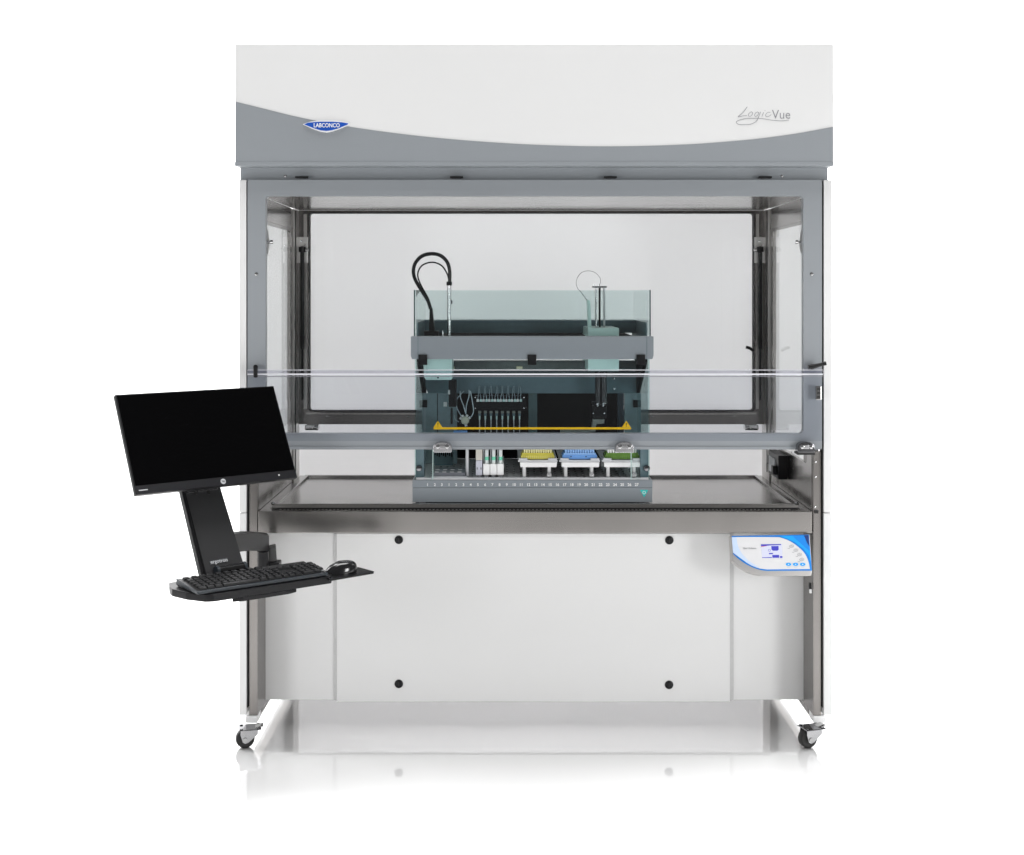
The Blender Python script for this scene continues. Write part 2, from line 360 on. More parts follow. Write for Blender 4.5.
# clips along the shield's lower edge
for cx_, w in ((442.4, 9.3), (624.6, 9.3), (806.5, 8.8)):
    dk = cx_ > 800
    lo_ = [V(cx_ + w * math.cos(R(q)) * (1 if abs(math.cos(R(q))) < .9 else .98), 447.6 - 5.6 * math.sin(R(q)), YP - 0.012) for q in range(0, 181, 18)]
    m = MB().prism(lo_ + [V(cx_ - w, 451.6, YP - .012), V(cx_ - w * .9, 452.6, YP - .012), V(cx_ + w * .9, 452.6, YP - .012), V(cx_ + w, 451.6, YP - .012)], (0, 0.04, 0), 0.0022)
    cl = m.build('clip', DCHROME if dk else ZINC, enc)
    for s in (-1, 1):
        MB().lathe(V(cx_ + s * w * .5, 446.8, YP - 0.012), [(0.002, -0.006), (0.006, -0.0055), (0.008, -0.002), (0.008, 0.004)], 'Y', 14).build('clip_screw', CHROME, cl)
    MB().pbox(cx_ - w * .3, cx_ + w * .3, 445, 449, YP - 0.016, YP - 0.01, 0.001).build('clip_tab', ZINC, cl)
    if dk: MB().pbox(cx_ - w, cx_ + w, 452.8, 455, YP - 0.010, 0.02, 0.001).build('clip_rubber', RUBBER, cl)
hg = MB().pbox(816, 821.5, 386, 400, YP - 0.012, YP + 0.004, 0.002)
hg = hg.build('strike_plate', CHROME, enc)
for yy in (389, 393, 397): MB().pbox(817.2, 820.4, yy - 1, yy + 1, YP - 0.0145, YP - 0.011, 0.0005).build('slot', RUBBER, hg)
# outer side panels, gaps, legs
def wx(px, Y): return (px - VX) * (D + Y) / F
Ztop = V(0, 180, 0).z; Zbot = V(0, 715, 0).z; Zmid = V(0, 513, 0).z
for s, x0, x1 in ((-1, wx(239.3, 0), wx(246.2, 0)), (1, wx(824, 0), wx(831.5, 0))):
    sp = MB().ring(rrect(0.0, 0.86, Zmid + .0015, Ztop, .003, lambda y, z: Vector((x0, y, z))), rrect(0.03, 0.72, .80, 1.75, .02, lambda y, z: Vector((x0, y, z))), (x1 - x0, 0, 0))  # opening cut to let outside light onto the added side sheet
    sp.box(x0, x1, 0.0, 0.86, Zbot, Zmid - 0.0015)
    sp.build('side_panel', WHITE, enc, ang=15)
    g0, g1 = (wx(246.6, 0.02), wx(257.6, 0.02)) if s < 0 else (wx(813.2, 0.02), wx(823.6, 0.02))
    # upper corner post behind the sash, black seal
    MB().box(*((g0, g0 + 0.006) if s < 0 else (g1 - 0.006, g1)), 0.012, 0.05, Zbot + .02, Ztop - 0.002).build('seal_strip', RUBBER, enc)
    l0, l1 = (g0 + 0.0075, g1) if s < 0 else (g0, g1 - 0.0075)
    for y0, y1 in ((0.02, 0.16), (0.72, 0.85)):
        lg_ = MB().box(l0, l1, y0, y1, V(0, 717.5, 0).z, V(0, 452, 0).z, 0.002)
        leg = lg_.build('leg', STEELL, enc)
        MB().box(l0 - 0.010 if s < 0 else l0 + .001, l1 - 0.001 if s < 0 else l1 + 0.012, y0 - .004, y0 + 0.06, .0660, V(0, 717.8, 0).z, 0.001).build('foot_block', WPLAST, leg)
    bx = MB().box(l0 + .001, l1 - .001, 0.085, 0.716, 0.068, 0.0872, 0.002)
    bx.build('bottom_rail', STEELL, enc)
# interior side walls: steel skin with a window, panes, ceiling
zd = 0.7506
def yzloop(x, y0, y1, z0, z1, r): return rrect(y0, y1, z0, z1, r, lambda y, z: Vector((x, y, z)))
for s, x in ((-1, XL), (1, XR)):
    off = (s * 0.012, 0, 0)
    MB().ring(yzloop(x, 0.036, 0.70, zd - 0.05, 1.776, 0.002), yzloop(x, 0.10, 0.655, 0.895, 1.690, 0.02), off).build('side_wall', STEELV, enc)
    MB().box(*sorted((x + s * 0.004, x + s * 0.008)), 0.095, 0.66, 0.89, 1.695).build('side_pane', PANE, enc)
    MB().box(*sorted((x - s * 0.004, x + s * 0.020)), 0.702, 0.84, zd - 0.05, 1.776, 0.001).build('corner_post', STEELP, enc)
    MB().box(*sorted((x - s * 0.0065, x - s * 0.0045)), 0.735, 0.742, zd + 0.03, 1.77).build('post_seam', RUBBER, enc)
    xs = x + s * .03
    MB().box(*sorted((x + s * 0.0135, x + s * 0.0215)), 0.03, 0.70, 0.80, 1.776).build('added_side_diffuser', DIFFUSER, enc)  # added translucent sheet, glows with outside light behind the side window
    MB().box(*sorted((x - s * 0.003, x - s * 0.0002)), 0.04, 0.695, 1.7, 1.704).build('wall_bead', STEELY, enc)
MB().box(XL + .001, XR - .001, 0.03, 0.80, 1.777, 1.80, 0.001).build('ceiling_panel', STEELH, enc)
MB().raw([(XL - .02, .875, .085), (XR + .02, .875, .085), (XR + .02, .875, 1.80), (XL - .02, .875, 1.80)], [[0, 1, 2, 3]]).build('added_rear_diffuser', REARW, enc)  # added sheet closing the clear back, lit through from the backdrop
# rear sash (seen from inside)
YR = 0.80
o0 = (wx(298.5, YR), wx(764.5, YR)); i0 = (wx(309.5, YR), wx(753.5, YR))
rz = (V(0, 424.3, YR).z, 1.7765, V(0, 410.5, YR).z, V(0, 213.2, YR).z)
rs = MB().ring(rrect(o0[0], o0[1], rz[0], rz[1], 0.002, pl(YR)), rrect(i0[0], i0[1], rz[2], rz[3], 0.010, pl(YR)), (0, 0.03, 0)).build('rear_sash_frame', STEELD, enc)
MB().ring(rrect(i0[0] - .0035, i0[1] + .0035, rz[2] - .0035, rz[3] + .0035, 0.012, pl(YR - .004)), rrect(i0[0] + .001, i0[1] - .001, rz[2] + .001, rz[3] - .001, 0.010, pl(YR - .004)), (0, 0.03, 0)).build('rear_gasket', RUBBER, rs)
MB().box(i0[0], i0[1], YR + .012, YR + .016, rz[2], rz[3]).build('rear_pane', PANE, rs)
for a_, b_ in ((303.6, 306.8), (756.2, 759)): MB().pbox(a_, b_, 214, 409, YR - .003, YR + .002, .0008).build('stile_strip', STEELP, rs)
for sx_ in (327.5, 408, 652, 734): screw(sx_, 416.5, YR, 0.005, rs)
MB().box(i0[0] - .012, i0[1] + .012, YR - .006, YR + .002, rz[2] - .016, rz[2] - .006, .002).build('rear_rail_bead', STEELH, rs)
for s, x in ((-1, 311.5), (1, 752)):
    l = MB().pbox(x - 7, x + 7, 425, 430.5, YR - .02, YR + .02, 0.006).build('rear_latch', CHROME, enc)
    MB().lathe(V(x + s * -3, 427.5, YR - .02), [(0.003, -.006), (.008, -.004), (.008, .003)], 'Y', 12).build('latch_knob', CHROME, l)
MB().tube([V(746, 347, YR - .03), V(749.5, 348, YR - .03), V(753, 350.5, YR - .02)], 0.006, 10).build('rear_lever', BLACK, enc)
# gas struts with brackets
for s, x in ((-1, 302.3), (1, 760.2)):
    Y = 0.775
    st = MB().cyl(V(x, 252, Y), V(x, 336, Y), 0.0078).cyl(V(x, 336, Y), V(x, 349, Y), 0.009, 0.007).lathe(V(x, 249.5, Y), [(0.001, -.013), (.0135, -.009), (.0135, .009), (.001, .013)], 'Z', 14)
    st = st.build('gas_strut', BLACK, enc)
    MB().cyl(V(x, 250, Y), V(x - s * 6, 250, Y), 0.0042, n=12).lathe(V(x - s * 5, 250, Y), [(.006, -.004), (.006, .004)], 'X', 10).build('strut_bolt', CHROME, st)
    MB().cyl(V(x, 348, Y), V(x, 400, Y), 0.0035, n=10).build('strut_rod', DARK, st)
    bp = MB().pbox(x - 5.5, x + 5.5, 237, 263, Y + .012, Y + .02, 0.002).build('strut_bracket', BRKT, enc)
    for dx, dy in ((-1, 241), (2.5, 245), (0, 258)): MB().lathe(V(x + dx, dy, Y + .012), [(.001, -.004), (.0045, -.003), (.0045, .002)], 'Y', 10).build('bracket_bolt', CHROME, bp)
    # bracket on the front sash frame's inner edge
    xe = 266 if s < 0 else 803
    f1 = MB().prism([V(xe, 227, .036), V(xe - s * 2.2, 231, .036), V(xe - s * 3.6, 243, .036), V(xe - s * 2.2, 253, .036), V(xe, 257, .036)], (0, 0.006, 0)).build('front_bracket', BRKT, enc)
    MB().cyl(V(xe, 242, .034), V(xe - s * 7, 242, .034), 0.0042, n=12).lathe(V(xe - s * 6, 242, .034), [(.0065, -.005), (.0065, .003)], 'X', 10).build('bracket_bolt', CHROME, f1)
# work surface: steel front band, deck, dished tray
YBAND = 0.018
zb = V(0, 533.2, YBAND).z
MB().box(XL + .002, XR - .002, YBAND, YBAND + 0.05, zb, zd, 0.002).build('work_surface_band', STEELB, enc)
wd = MB().box(XL + .002, XR - .002, 0.069, 0.86, zd - 0.02, zd - 0.001)
wd.build('work_surface', STEELH, enc)
TX0, TX1, TY0, TY1, TZ = -0.776, 0.953, 0.075, 0.765, 0.766
def trl(i, z): return [Vector(p) for p in ((TX0 + i, TY0 + i, z), (TX1 - i, TY0 + i, z), (TX1 - i, TY1 - i, z), (TX0 + i, TY1 - i, z))]
loops = [trl(0, zd + 0.001), trl(0.002, TZ - 0.001), trl(0.004, TZ), trl(0.014, TZ), trl(0.017, TZ - 0.001), trl(0.020, TZ - 0.010)]
tv = [p for l in loops for p in l]; tf = [[4 * k + i, 4 * k + (i + 1) % 4, 4 * k + 4 + (i + 1) % 4, 4 * k + 4 + i] for k in range(len(loops) - 1) for i in range(4)] + [[20, 21, 22, 23]]
tray = MB().raw(tv, tf).build('dished_tray', STEELH, enc, ang=20)
MB().box(TX0 - .004, TX1 + .004, TY0 - .004, TY0 - .001, zd + .0005, zd + .003).build('tray_painted_shadow', RUBBER, tray)  # black strip standing in for the shade before the tray rim
pf = MB()
x = TX0 + .03
while x < TX1 - .03:
    pf.box(x, x + .006, YBAND + .032, YBAND + .040, zd + .0002, zd + .0009); x += .0125
pf.build('perforation', mat('perforation_shadow', (.12, .115, .11), .5), enc)
for tx in (TX0 + .004, TX1 - .004): MB().lathe((tx, TY0 + .004, TZ - .004), [(.006, 0), (.007, .006), (.004, .010), (.001, .011)], 'Z', 12).build('tray_stud', CHROME, tray)
# lower panels
YL = 0.162
MB().pbox(336.5, 730, 533.4, 701.6, YL, YL + .0075, 0.002).build('access_panel', WHITE, enc)
MB().box(wx(262.5, YL + .01), wx(340, YL + .01), YL + .008, YL + .03, V(0, 699.6, YL + .01).z, zb + .01, 0.002).build('lower_panel', WHITE, enc)
MB().box(wx(727, YL + .01), wx(806.5, YL + .01), YL + .008, YL + .03, V(0, 699.6, YL + .01).z, zb + .01, 0.002).build('lower_panel', WHITE, enc)
MB().box(wx(262, YL), wx(807, YL), YL + .0305, YL + .05, V(0, 699, YL).z, zb + .012).build('panel_backing', WHITE, enc)
for g0_, g1_ in ((333.6, 336.9), (729.6, 733.6)): MB().pbox(g0_, g1_, 533.6, 700.2, YL + .004, YL + .0078, .0008).build('panel_gasket', mat('gasket_grey', (.52, .52, .52), .45), enc)
for lx, ly in ((398.8, 539.8), (669.3, 540.2), (398.8, 683.8), (669, 684.8)):
    lo = MB().lathe(V(lx, ly, YL), [(.001, -.006), (.010, -.006), (.0135, -.004), (.0145, 0), (.0145, .01)], 'Y', 24).build('lock', BLACK, enc)
    MB().box(V(lx, ly, YL).x - .0014, V(lx, ly, YL).x + .0014, YL - .0068, YL - .005, V(lx, ly, YL).z - .006, V(lx, ly, YL).z + .006).build('keyhole', RUBBER, lo)
# little hardware down the right-hand leg
MB().pbox(815, 818.5, 510.5, 513.5, .012, .03, .0005).build('leg_clip', RUBBER, enc)
kk = MB().pbox(809.2, 811.6, 583, 589, .03, .04, .001).build('key_hook', BLACK, enc)
MB().pbox(809.6, 812, 589.4, 593.4, .03, .036, .001).build('key_tag', WPLAST, kk)
for py in (462, 477, 507): MB().lathe(V(815.5 if py < 500 else 815, py, .02), [(.001, -.002), (.003, -.0015), (.003, .003)], 'Y', 10).build('leg_rivet', ZINC, enc)
# socket on the right inner wall
X = XR - 0.001
def wallp(px, py, x=XR):     # pixel onto the plane x = const
    k = x / (px - VX); Y = k * F - D
    return Vector((x, Y, ZC - (py - VY) * k))
so = wallp(783, 470); y0 = wallp(777.5, 470).y; y1 = wallp(788, 470).y
y0, y1 = min(y0, y1), max(y0, y1)
ob = MB().box(XR - .034, XR - .0005, y0, y1, .800, .885, .003).build('power_socket', BLACK, enc)
MB().box(XR - .038, XR - .034, y0 + .05, y1 - .03, .813, .867, .001).build('socket_face', LGREY, ob)
MB().box(XR - .050, XR - .0345, y0 + .02, y0 + .05, .815, .845, .002).build('socket_plug', BLACK, ob)
MB().box(XR - .03, XR - .003, y1 + .001, y1 + .05, .828, .858, .002).build('socket_switch', BLACK, ob)
for yy, zz in ((y1 + .06, .952), (y0 - .06, .905), (y0 - .05, .875), (y0 - .08, .848)): MB().lathe((XR - .0005, yy, zz), [(.004, -.002), (.003, 0)], 'X', 8).build('wall_rivet', CHROME, enc)
# casters
def caster(px, y, ang, front=True):
    c = Vector((px, y, 0.0)); r = 0.0300
    Mx = Matrix.Translation(c) @ Matrix.Rotation(R(ang), 4, 'Z')
    cs = MB().box(-.020, .050, -.030, .030, .0615, .0645, .0012, Mx).cyl(Mx @ Vector((.018, 0, .0602)), Mx @ Vector((.018, 0, .0618)), .026, .028)
    for bx, by in ((-.012, -.022), (.042, -.022), (-.012, .022), (.042, .022)): cs.cyl(Mx @ Vector((bx, by, .0640)), Mx @ Vector((bx, by, .0675)), .0055, n=6)
    cs = cs.build('caster', DCHROME, enc)
    fk = MB()
    for s in (-1, 1):
        pts = [Vector((-.014, s * .020, .0605)), Vector((.040, s * .020, .0605)), Vector((.040, s * .020, .047)), Vector((.010, s * .020, .021)), Vector((0, s * .020, .018)), Vector((-.008, s * .020, .023)), Vector((-.015, s * .020, .047))]
        fk.prism([Mx @ p for p in pts], Mx.to_3x3() @ Vector((0, s * .0025, 0)))
    fk.box(-.014, .040, -.022, .022, .0602, .0612, .0003, Mx)
    fk.build('fork', ZINC, cs)
    w = MB(); n = 36
    prof = [(0.004, -.013), (.018, -.013), (.024, -.0145), (r - .003, -.0135), (r, -.008), (r, .008), (r - .003, .0135), (.024, .0145), (.018, .013), (.004, .013)]
    tmp = MB().lathe((0, 0, r), prof, 'Y', n)
    w.raw([Mx @ q for q in tmp.v], tmp.f); w.build('wheel', RUBBER, cs)
    ax = MB().cyl(Mx @ Vector((0, -.0255, r)), Mx @ Vector((0, .0255, r)), .0072, n=14)
    ax.build('axle', CHROME, cs)
    MB().box(.046, .072, -.016, .016, .050, .056, .002, Mx @ Matrix.Rotation(R(-14), 4, 'Y')).build('brake_lever', CHROME, cs)
caster(wx(245.2, -.02), -.02, 12); caster(wx(807.5, -.02), -.02, 18)
caster(XL + .0, .80, 60); caster(XR - .0, .80, 120)
# control panel, hung under the band, its face tilted up
def cpY(py): return -0.004 - (py - 535) / 36 * 0.030
def cp(px, py, d=0.0): return V(px, py, cpY(py) - d)
def zc(pts, d): return [cp(725 + x / 10.24, 530 + y / 10.24, d) for x, y in pts]
def cat2(pts, k=5): return [(q.x, q.y) for q in catmull([Vector((x, y, 0)) for x, y in pts], k)]
curveL = cat2([(84, 246), (140, 296), (210, 345), (290, 385), (370, 410), (430, 418)])
outer = [(68, 62), (860, 48), (890, 417)] + [p for p in curveL[::-1]]
nrm = Vector((0, 1, -0.25)).normalized()
ho = [(66, 58), (866, 44), (892, 420), (880, 470)] + cat2([(430, 468), (340, 462), (220, 420), (140, 365), (78, 318)]) 
cpn = MB().prism([cp(725 + x / 10.24, 530 + y / 10.24, -.0025) for x, y in ho], nrm * 0.055, 0.002).build('control_panel', STEELP, enc)
def layer(pts, d, name, m): return MB().prism(zc(pts, d), (0, .0012, 0)).build(name, m, cpn)
layer(outer, .0, 'panel_border', PBLUE)
layer([(560, 66), (858, 52), (866, 200), (884, 330), (860, 260), (800, 190), (720, 130), (640, 92)], .0012, 'panel_swoosh', PBLUE2)
layer([(690, 60), (800, 55), (842, 56), (860, 130), (863, 215), (800, 160), (740, 105)], .0018, 'panel_blue_swoosh', PBLUE)  # darker blue print over the bright blue swoosh
layer([(808, 54.5), (856, 52.5), (864, 170), (840, 130)], .0024, 'panel_navy_corner', PNAVY)
inner = cat2([(70, 74), (300, 72), (560, 74)], 3) + cat2([(560, 74), (660, 112), (740, 165), (810, 232), (850, 310), (870, 400)])[1:] + [(870, 400), (600, 402)] + cat2([(430, 404), (340, 390), (250, 352), (160, 290), (82, 232)])
layer(inner, .0030, 'panel_face', mat('panel_white', (.66, .66, .67), .35, var=.01))
layer([(71, 76), (118, 76)] + cat2([(120, 100), (135, 170), (180, 250), (250, 320), (345, 382)]) + cat2([(340, 388), (250, 350), (160, 288), (83, 230)]), .0036, 'panel_pale_swoosh', PPALE)
scr = layer([(368, 147), (582, 145), (590, 288), (380, 287)], .0042, 'screen', LCDW)
def slayer(pts, m, nm): return MB().prism(zc(pts, .0048), (0, .0010, 0)).build(nm, m, scr)
slayer([(368, 147), (575, 145), (575, 154), (470, 158), (369, 166)], LCDB, 'screen_header')
slayer([(370, 168), (430, 160), (430, 163), (371, 174)], LCDR, 'screen_stripe')
slayer([(474, 165), (548, 164), (550, 200), (536, 212), (490, 212), (476, 200)], LCDB, 'screen_icon')
slayer([(450, 236), (490, 235), (491, 247), (451, 248)], LCDB, 'screen_bar')
slayer([(484, 256), (553, 255), (556, 284), (486, 285)], LCDB, 'screen_button')
slayer([(562, 268), (588, 267), (589, 286), (564, 286)], LCDB, 'screen_button')
slayer([(380, 280), (480, 278), (480, 286), (380, 286)], LCDB, 'screen_footer')
MB().tube(zc(ell(455, 208, 11, 11, 0), .0049), .0005, 6).build('screen_dial', LCDB, scr)
tilt = Matrix.Rotation(R(90 - 16), 4, 'X')
for bx_, by in ((651, 352), (723, 352), (796, 352)):
    bt = layer([(bx_ + 28 * math.cos(t), by + 16 * math.sin(t)) for t in [2 * math.pi * i / 18 for i in range(18)]], .0045, 'button', PBLUE2)
    layer([(bx_ - 8, by + 4), (bx_, by - 7), (bx_ + 8, by + 4)], .0052, 'button_mark', WINK)
    layer([(bx_ - 15, by + 27), (bx_ + 13, by + 27), (bx_ + 13, by + 31), (bx_ - 15, by + 31)], .0036, 'button_caption', LGREY)
for bx_, by in ((682, 166), (726, 206), (764, 250), (786, 301)):
    ic = MB().tube(zc(ell(bx_, by, 22, 14, 0.3), .0032), .0005, 6)
    ic.tube(zc([(bx_ - 12, by + 6), (bx_ + 2, by - 6), (bx_ + 12, by + 4)], .0032), .0006, 6)
    ic.tube(zc([(bx_ - 40, by + 22), (bx_ - 18, by + 22)], .0032), .0006, 6)
    ic.build('panel_icon', INK, cpn)
text('Class I Enclosure', 0.0062, at(cp(725 + 252 / 10.24, 530 + 187 / 10.24, .0034), tilt), INK, cpn, sx=1.0)

# ---------------------------------------------------------------- the liquid handling workstation
YI = 0.11
def ix(px, Y=YI): return wx(px, Y)
LX0, LX1 = ix(412.3), ix(652.5)
lh = thing('liquid_handler', 'grey robotic pipetting workstation with teal glass hood standing inside the enclosure', 'lab robot', ((LX0 + LX1) / 2, .42, TZ))
zb0 = V(0, 502.3, YI).z; zb1 = V(0, 480.5, YI).z; zs = V(0, 487.5, YI).z
base = MB().box(LX0, LX1, YI, .74, zb0, zs - .0006, .002)
base.prism([Vector((LX0, YI + .0005, zs)), Vector((LX0, YI + .006, zb1)), Vector((LX0, .74, zb1)), Vector((LX0, .74, zs))], (LX1 - LX0, 0, 0))
base = base.build('base', IGREY, lh)
for fx in (LX0 + .035, LX1 - .035):
    for fy in (YI + .03, .70): MB().cyl((fx, fy, TZ - .0095), (fx, fy, zb0), .012).build('foot', ZINC, base)
labs = [(427.5, '1'), (434.8, '2'), (441.8, '3')] + [(449 + 7.22 * i, str(i + 1)) for i in range(27)]
for px, s in labs: text(s, .0125, at(V(px, 484.9, YI - .0008) + Vector((0, .0025, 0)), Matrix.Rotation(R(90 - 13), 4, 'X')), WINK, base, name='track_number', bold=.0004)
tr = MB().prism([V(640, 490, YI - .0018), V(648.2, 490, YI - .0018), V(644.2, 497.4, YI - .0018)], (0, .0015, 0)).build('triangle_badge', TURQ, base)
MB().tube([V(644.1 + 1.4 * math.cos(t), 492.6 + 1.4 * math.sin(t), YI - .002) for t in [R(a_) for a_ in range(-40, 321, 30)]], .0009, 6).build('badge_mark', WINK, tr)
# deck
zdk = V(0, 478.6, YI + .01).z
dk = MB().box(LX0 + .012, LX1 - .012, YI + .008, .643, zb1 + .0006, zdk, .001).build('deck', DECK, lh)
hl = MB()
for i in range(31):
    for j in range(8):
        hl.cyl((LX0 + .055 + i * .0235, YI + .045 + j * .045, zdk + .0002), (LX0 + .055 + i * .0235, YI + .045 + j * .045, zdk + .0008), .004, n=8)
hl.build('deck_hole', DARK, dk)
MB().box(LX0 + .012, LX1 - .012, YI + .006, YI + .020, zdk + .0005, zdk + .003, .0005).build('deck_edge', LGREY, dk)
# side structure
zglt = V(0, 290, YI).z; zbar0 = V(0, 359, YI).z; zbar1 = V(0, 336.3, YI).z
GX0, GX1 = ix(414.3), ix(650.3)
sh = V(0, 0, 0)
for s, x in ((-1, GX0), (1, GX1)):
    # clear side window, slate rear column, edge trim
    MB().box(*sorted((x, x - s * .005)), YI + .02, .66, zb1 + .001, zbar0 + .001).build('side_window', TEALD, lh)
    MB().box(*sorted((x - s * .002, x - s * .030)), YI + .035, YI + .075, zb1 + .001, V(0, 449, YI).z - .0, .002).build('front_column', SLATE, lh)
    cc = V(419 if s < 0 else 646.7, 468.2, YI + .03)
    MB().lathe(cc, [(.001, -.008), (.009, -.007), (.011, -.003), (.011, .004)], 'Y', 16).build('column_screw', DCHROME, lh)
    up = MB().box(*sorted((x, x - s * .005)), YI + .012, .66, zbar1 + .001, zglt).build('hood_side_glass', TEAL, lh)
    MB().box(*sorted((x + s * .002, x - s * .0015)), YI + .004, YI + .013, zbar1 + .001, zglt + .0004).build('glass_edge', TEALEDGE, up)
MB().box(GX0 + .001, GX1 - .001, YI + .006, YI + .011, zbar1 + .001, zglt).build('hood_front_glass', TEAL, lh)
MB().box(GX0 + .006, GX1 - .006, .652, .657, zbar1 + .001, zglt - .001).build('hood_rear_glass', TEAL, lh)
# front bar with chamfered ends
fb0, fb1 = ix(411), ix(653.3)
zz = [(fb0, zbar0 + .012), (fb0 + .004, zbar0), (fb1 - .004, zbar0), (fb1, zbar0 + .012), (fb1, zbar1), (fb0, zbar1)]
bar = MB().prism([Vector((x, YI - .012, z)) for x, z in zz], (0, .05, 0), .002).build('front_bar', IGREY, lh)
for px in (422.8, 532, 640.8):
    MB().pbox(px - 4.4, px + 4.4, 354.6, 365, YI - .02, YI - .0125, .001).build('latch', BLACK, bar)
for px in (418, 646.8):
    MB().pbox(px - .25, px + .25, 337, 358.5, YI - .0127, YI - .0119).build('bar_seam', SLATE, bar)
for s, x in ((-1, GX0), (1, GX1)):
    MB().box(*sorted((x - s * .006, x - s * .009)), YI + .045, .655, zbar1 - .03, V(0, 320.3, .5).z).build('hood_skirt', SLATE, lh)
    MB().prism([Vector((x - s * .008, .12, zbar0 - .01)), Vector((x - s * .008, .37, V(0, 393, .37).z)), Vector((x - s * .008, .44, V(0, 393, .44).z)), Vector((x - s * .008, .44, zbar0 + .02)), Vector((x - s * .008, .12, zbar0 + .02))], (-s * .012, 0, 0), .001).build('beam_bracket', DARK, lh)
# top frame of the work cell, rear housing, gantry
MB().box(GX0 + .006, GX1 - .006, .50, .648, V(0, 333, .5).z, V(0, 320.3, .5).z, .002).build('rear_housing', SLATE, lh)
MB().box(GX0 + .036, GX1 - .036, .36, .648, V(0, 333.2, .5).z - .05, V(0, 334.2, .5).z - .0, .001).build('rail_tray', DARK, lh)
gy = .38
gx0, gx1 = GX0 + .007, GX1 - .007
gb = MB().prism([Vector((gx0, gy, V(0, 376, gy).z)), Vector((gx1, gy, V(0, 376, gy).z)), Vector((wx(637.5, gy), gy, V(0, 393.4, gy).z)), Vector((wx(428, gy), gy, V(0, 393.4, gy).z))], (0, .05, 0), .002).build('gantry_beam', SLATE, lh)
MB().box(gx0, gx1, gy + .0, gy + .05, V(0, 375.6, gy).z, V(0, 361, gy).z, .002).build('gantry_cover', mat('olive_grey_paint', (0.085, 0.10, 0.10), .4, var=.08), lh)
for px in (451.5, 519.5): MB().pbox(px - 3, px + 3, 366.5, 369, gy - .004, gy, .0005).build('cover_label', mat('label_cream', (.5, .5, .36), .5), gb)
for py in (378.5, 388.5): MB().lathe(V(614, py, gy), [(.001, -.004), (.0035, -.003), (.0035, .002)], 'Y', 10).build('beam_screw', ZINC, gb)
# back wall of the work cell
yw = .50
zw0 = zdk + .001; zw1 = V(0, 393.2, yw).z
def wallbox(a_, b_, name, m, yy=yw, z0=zw0, z1=zw1): return MB().box(wx(a_, yy), wx(b_, yy), yy, yy + .02, z0, z1, .001).build(name, m, lh)
wallbox(422, 437, 'cell_door', DOOR); wallbox(437.8, 457, 'cell_door', DOOR); wallbox(528.5, 537.2, 'cell_pillar', mat('teal_pillar', (.12, .19, .20), .45))
wallbox(624.5, 641, 'cell_door', DOOR); wallbox(617.5, 623.8, 'cell_pillar', mat('navy_pillar', (.02, .03, .045), .4))
MB().box(GX0 + .04, GX1 - .04, .645, .65, zw0, zw1 + .05).build('cell_back', mat('black_back', (.007, .006, .0065), .5, var=.2, spec=.15), lh)
for px, w in ((424.8, 2.4), (635.6, 2.2)): MB().pbox(px - w, px + w, 400, 407.5, yw - .006, yw + .001, .001).build('door_catch', BLACK, lh)
MB().pbox(443.5, 447, 402, 406.5, yw - .003, yw + .001, .0005).build('door_label', WPLAST, lh)
# pipetting head on the left: cover, column, manifold, tubing
yc = .20
MB().prism([V(423, 358, yc), V(452, 358, yc), V(452, 379, yc), V(451, 380, yc), V(426, 380, yc), V(424, 377, yc)], (0, .14, 0), .002).build('pump_cover', PTEAL, lh)
MB().lathe(V(438, 377.6, yc), [(.001, -.003), (.003, -.002), (.003, .002)], 'Y', 10).build('cover_screw', BLACK, lh)
MB().pbox(448.5, 456.5, 380, 407, .30, .34, .003).build('lift_column', BLACK, lh)
MB().pbox(450.5, 452.5, 408, 424, .31, .33, .001).build('lift_rod', BLACK, lh)
MB().pbox(448, 450, 390, 394.5, .297, .301, .0005).build('column_label', LGREY, lh)
yy = .36
man = MB().pbox(474, 526, 396, 410.5, yy, yy + .05, .003).build('channel_manifold', DARK, lh)
for px, py in ((475.2, 397.3), (524, 397.3), (475.2, 408), (523.8, 408)): MB().lathe(V(px, py, yy), [(.001, -.004), (.003, -.003), (.003, .002)], 'Y', 10).build('manifold_screw', ZINC, man)
for i in range(8):
    x0 = 479.6 + i * 5.7
    ch = MB().pbox(x0 - 1.5, x0 + 1.5, 411, 413.3, yy + .005, yy + .02, .001).build('channel', OLIVE, man)
    MB().pbox(x0 - 1.3, x0 + 1.3, 413.5, 416, yy + .006, yy + .018, .001).build('channel_collar', SLATE, ch)
    MB().cyl(V(x0, 416, yy + .012), V(x0, 419.4, yy + .012), .0029, n=10).build('channel_ferrule', PTEAL, ch)
    MB().cyl(V(x0, 419.4, yy + .012), V(x0, 438, yy + .012), .0022, .0022, n=10).build('channel_tip', LGREY, ch)
    for k, dx in enumerate((-1.6, 1.5)):
        MB().lathe(V(x0 + dx - .2, 401.6, yy - .004), [(.0045, 0), (.0045, .006), (.003, .009)], 'Z', 10).build('fitting', PTEAL if k else WPLAST, man)
        MB().tube(catmull([V(x0 + dx - .2, 399, yy - .004), V(x0 + dx * .8 - .2, 396, yy - .002), V(x0 + dx * .5 + random.uniform(-.8, .8), 392, yy + .0), V(x0 + dx * .3, 386, yy + .02)], 4), .0011, 6).build('tubing', TUBEG, man)
vy = .35
vc = V(465.2, 420.3, vy)
vm = MB().lathe(vc, [(.001, -.012), (.0125, -.011), (.0145, -.008), (.0145, .008)], 'Y', 18).build('selector_valve', mat('cream_valve', (.52, .54, .44), .4), lh)
for ang in (-155, -120, -70, -30, 80):
    q = vc + Vector((math.cos(R(ang)) * .021, -.002, -math.sin(R(ang)) * .021)); MB().cyl(vc + (q - vc) * .62, q, .0045, n=10).build('valve_port', WPLAST, vm)
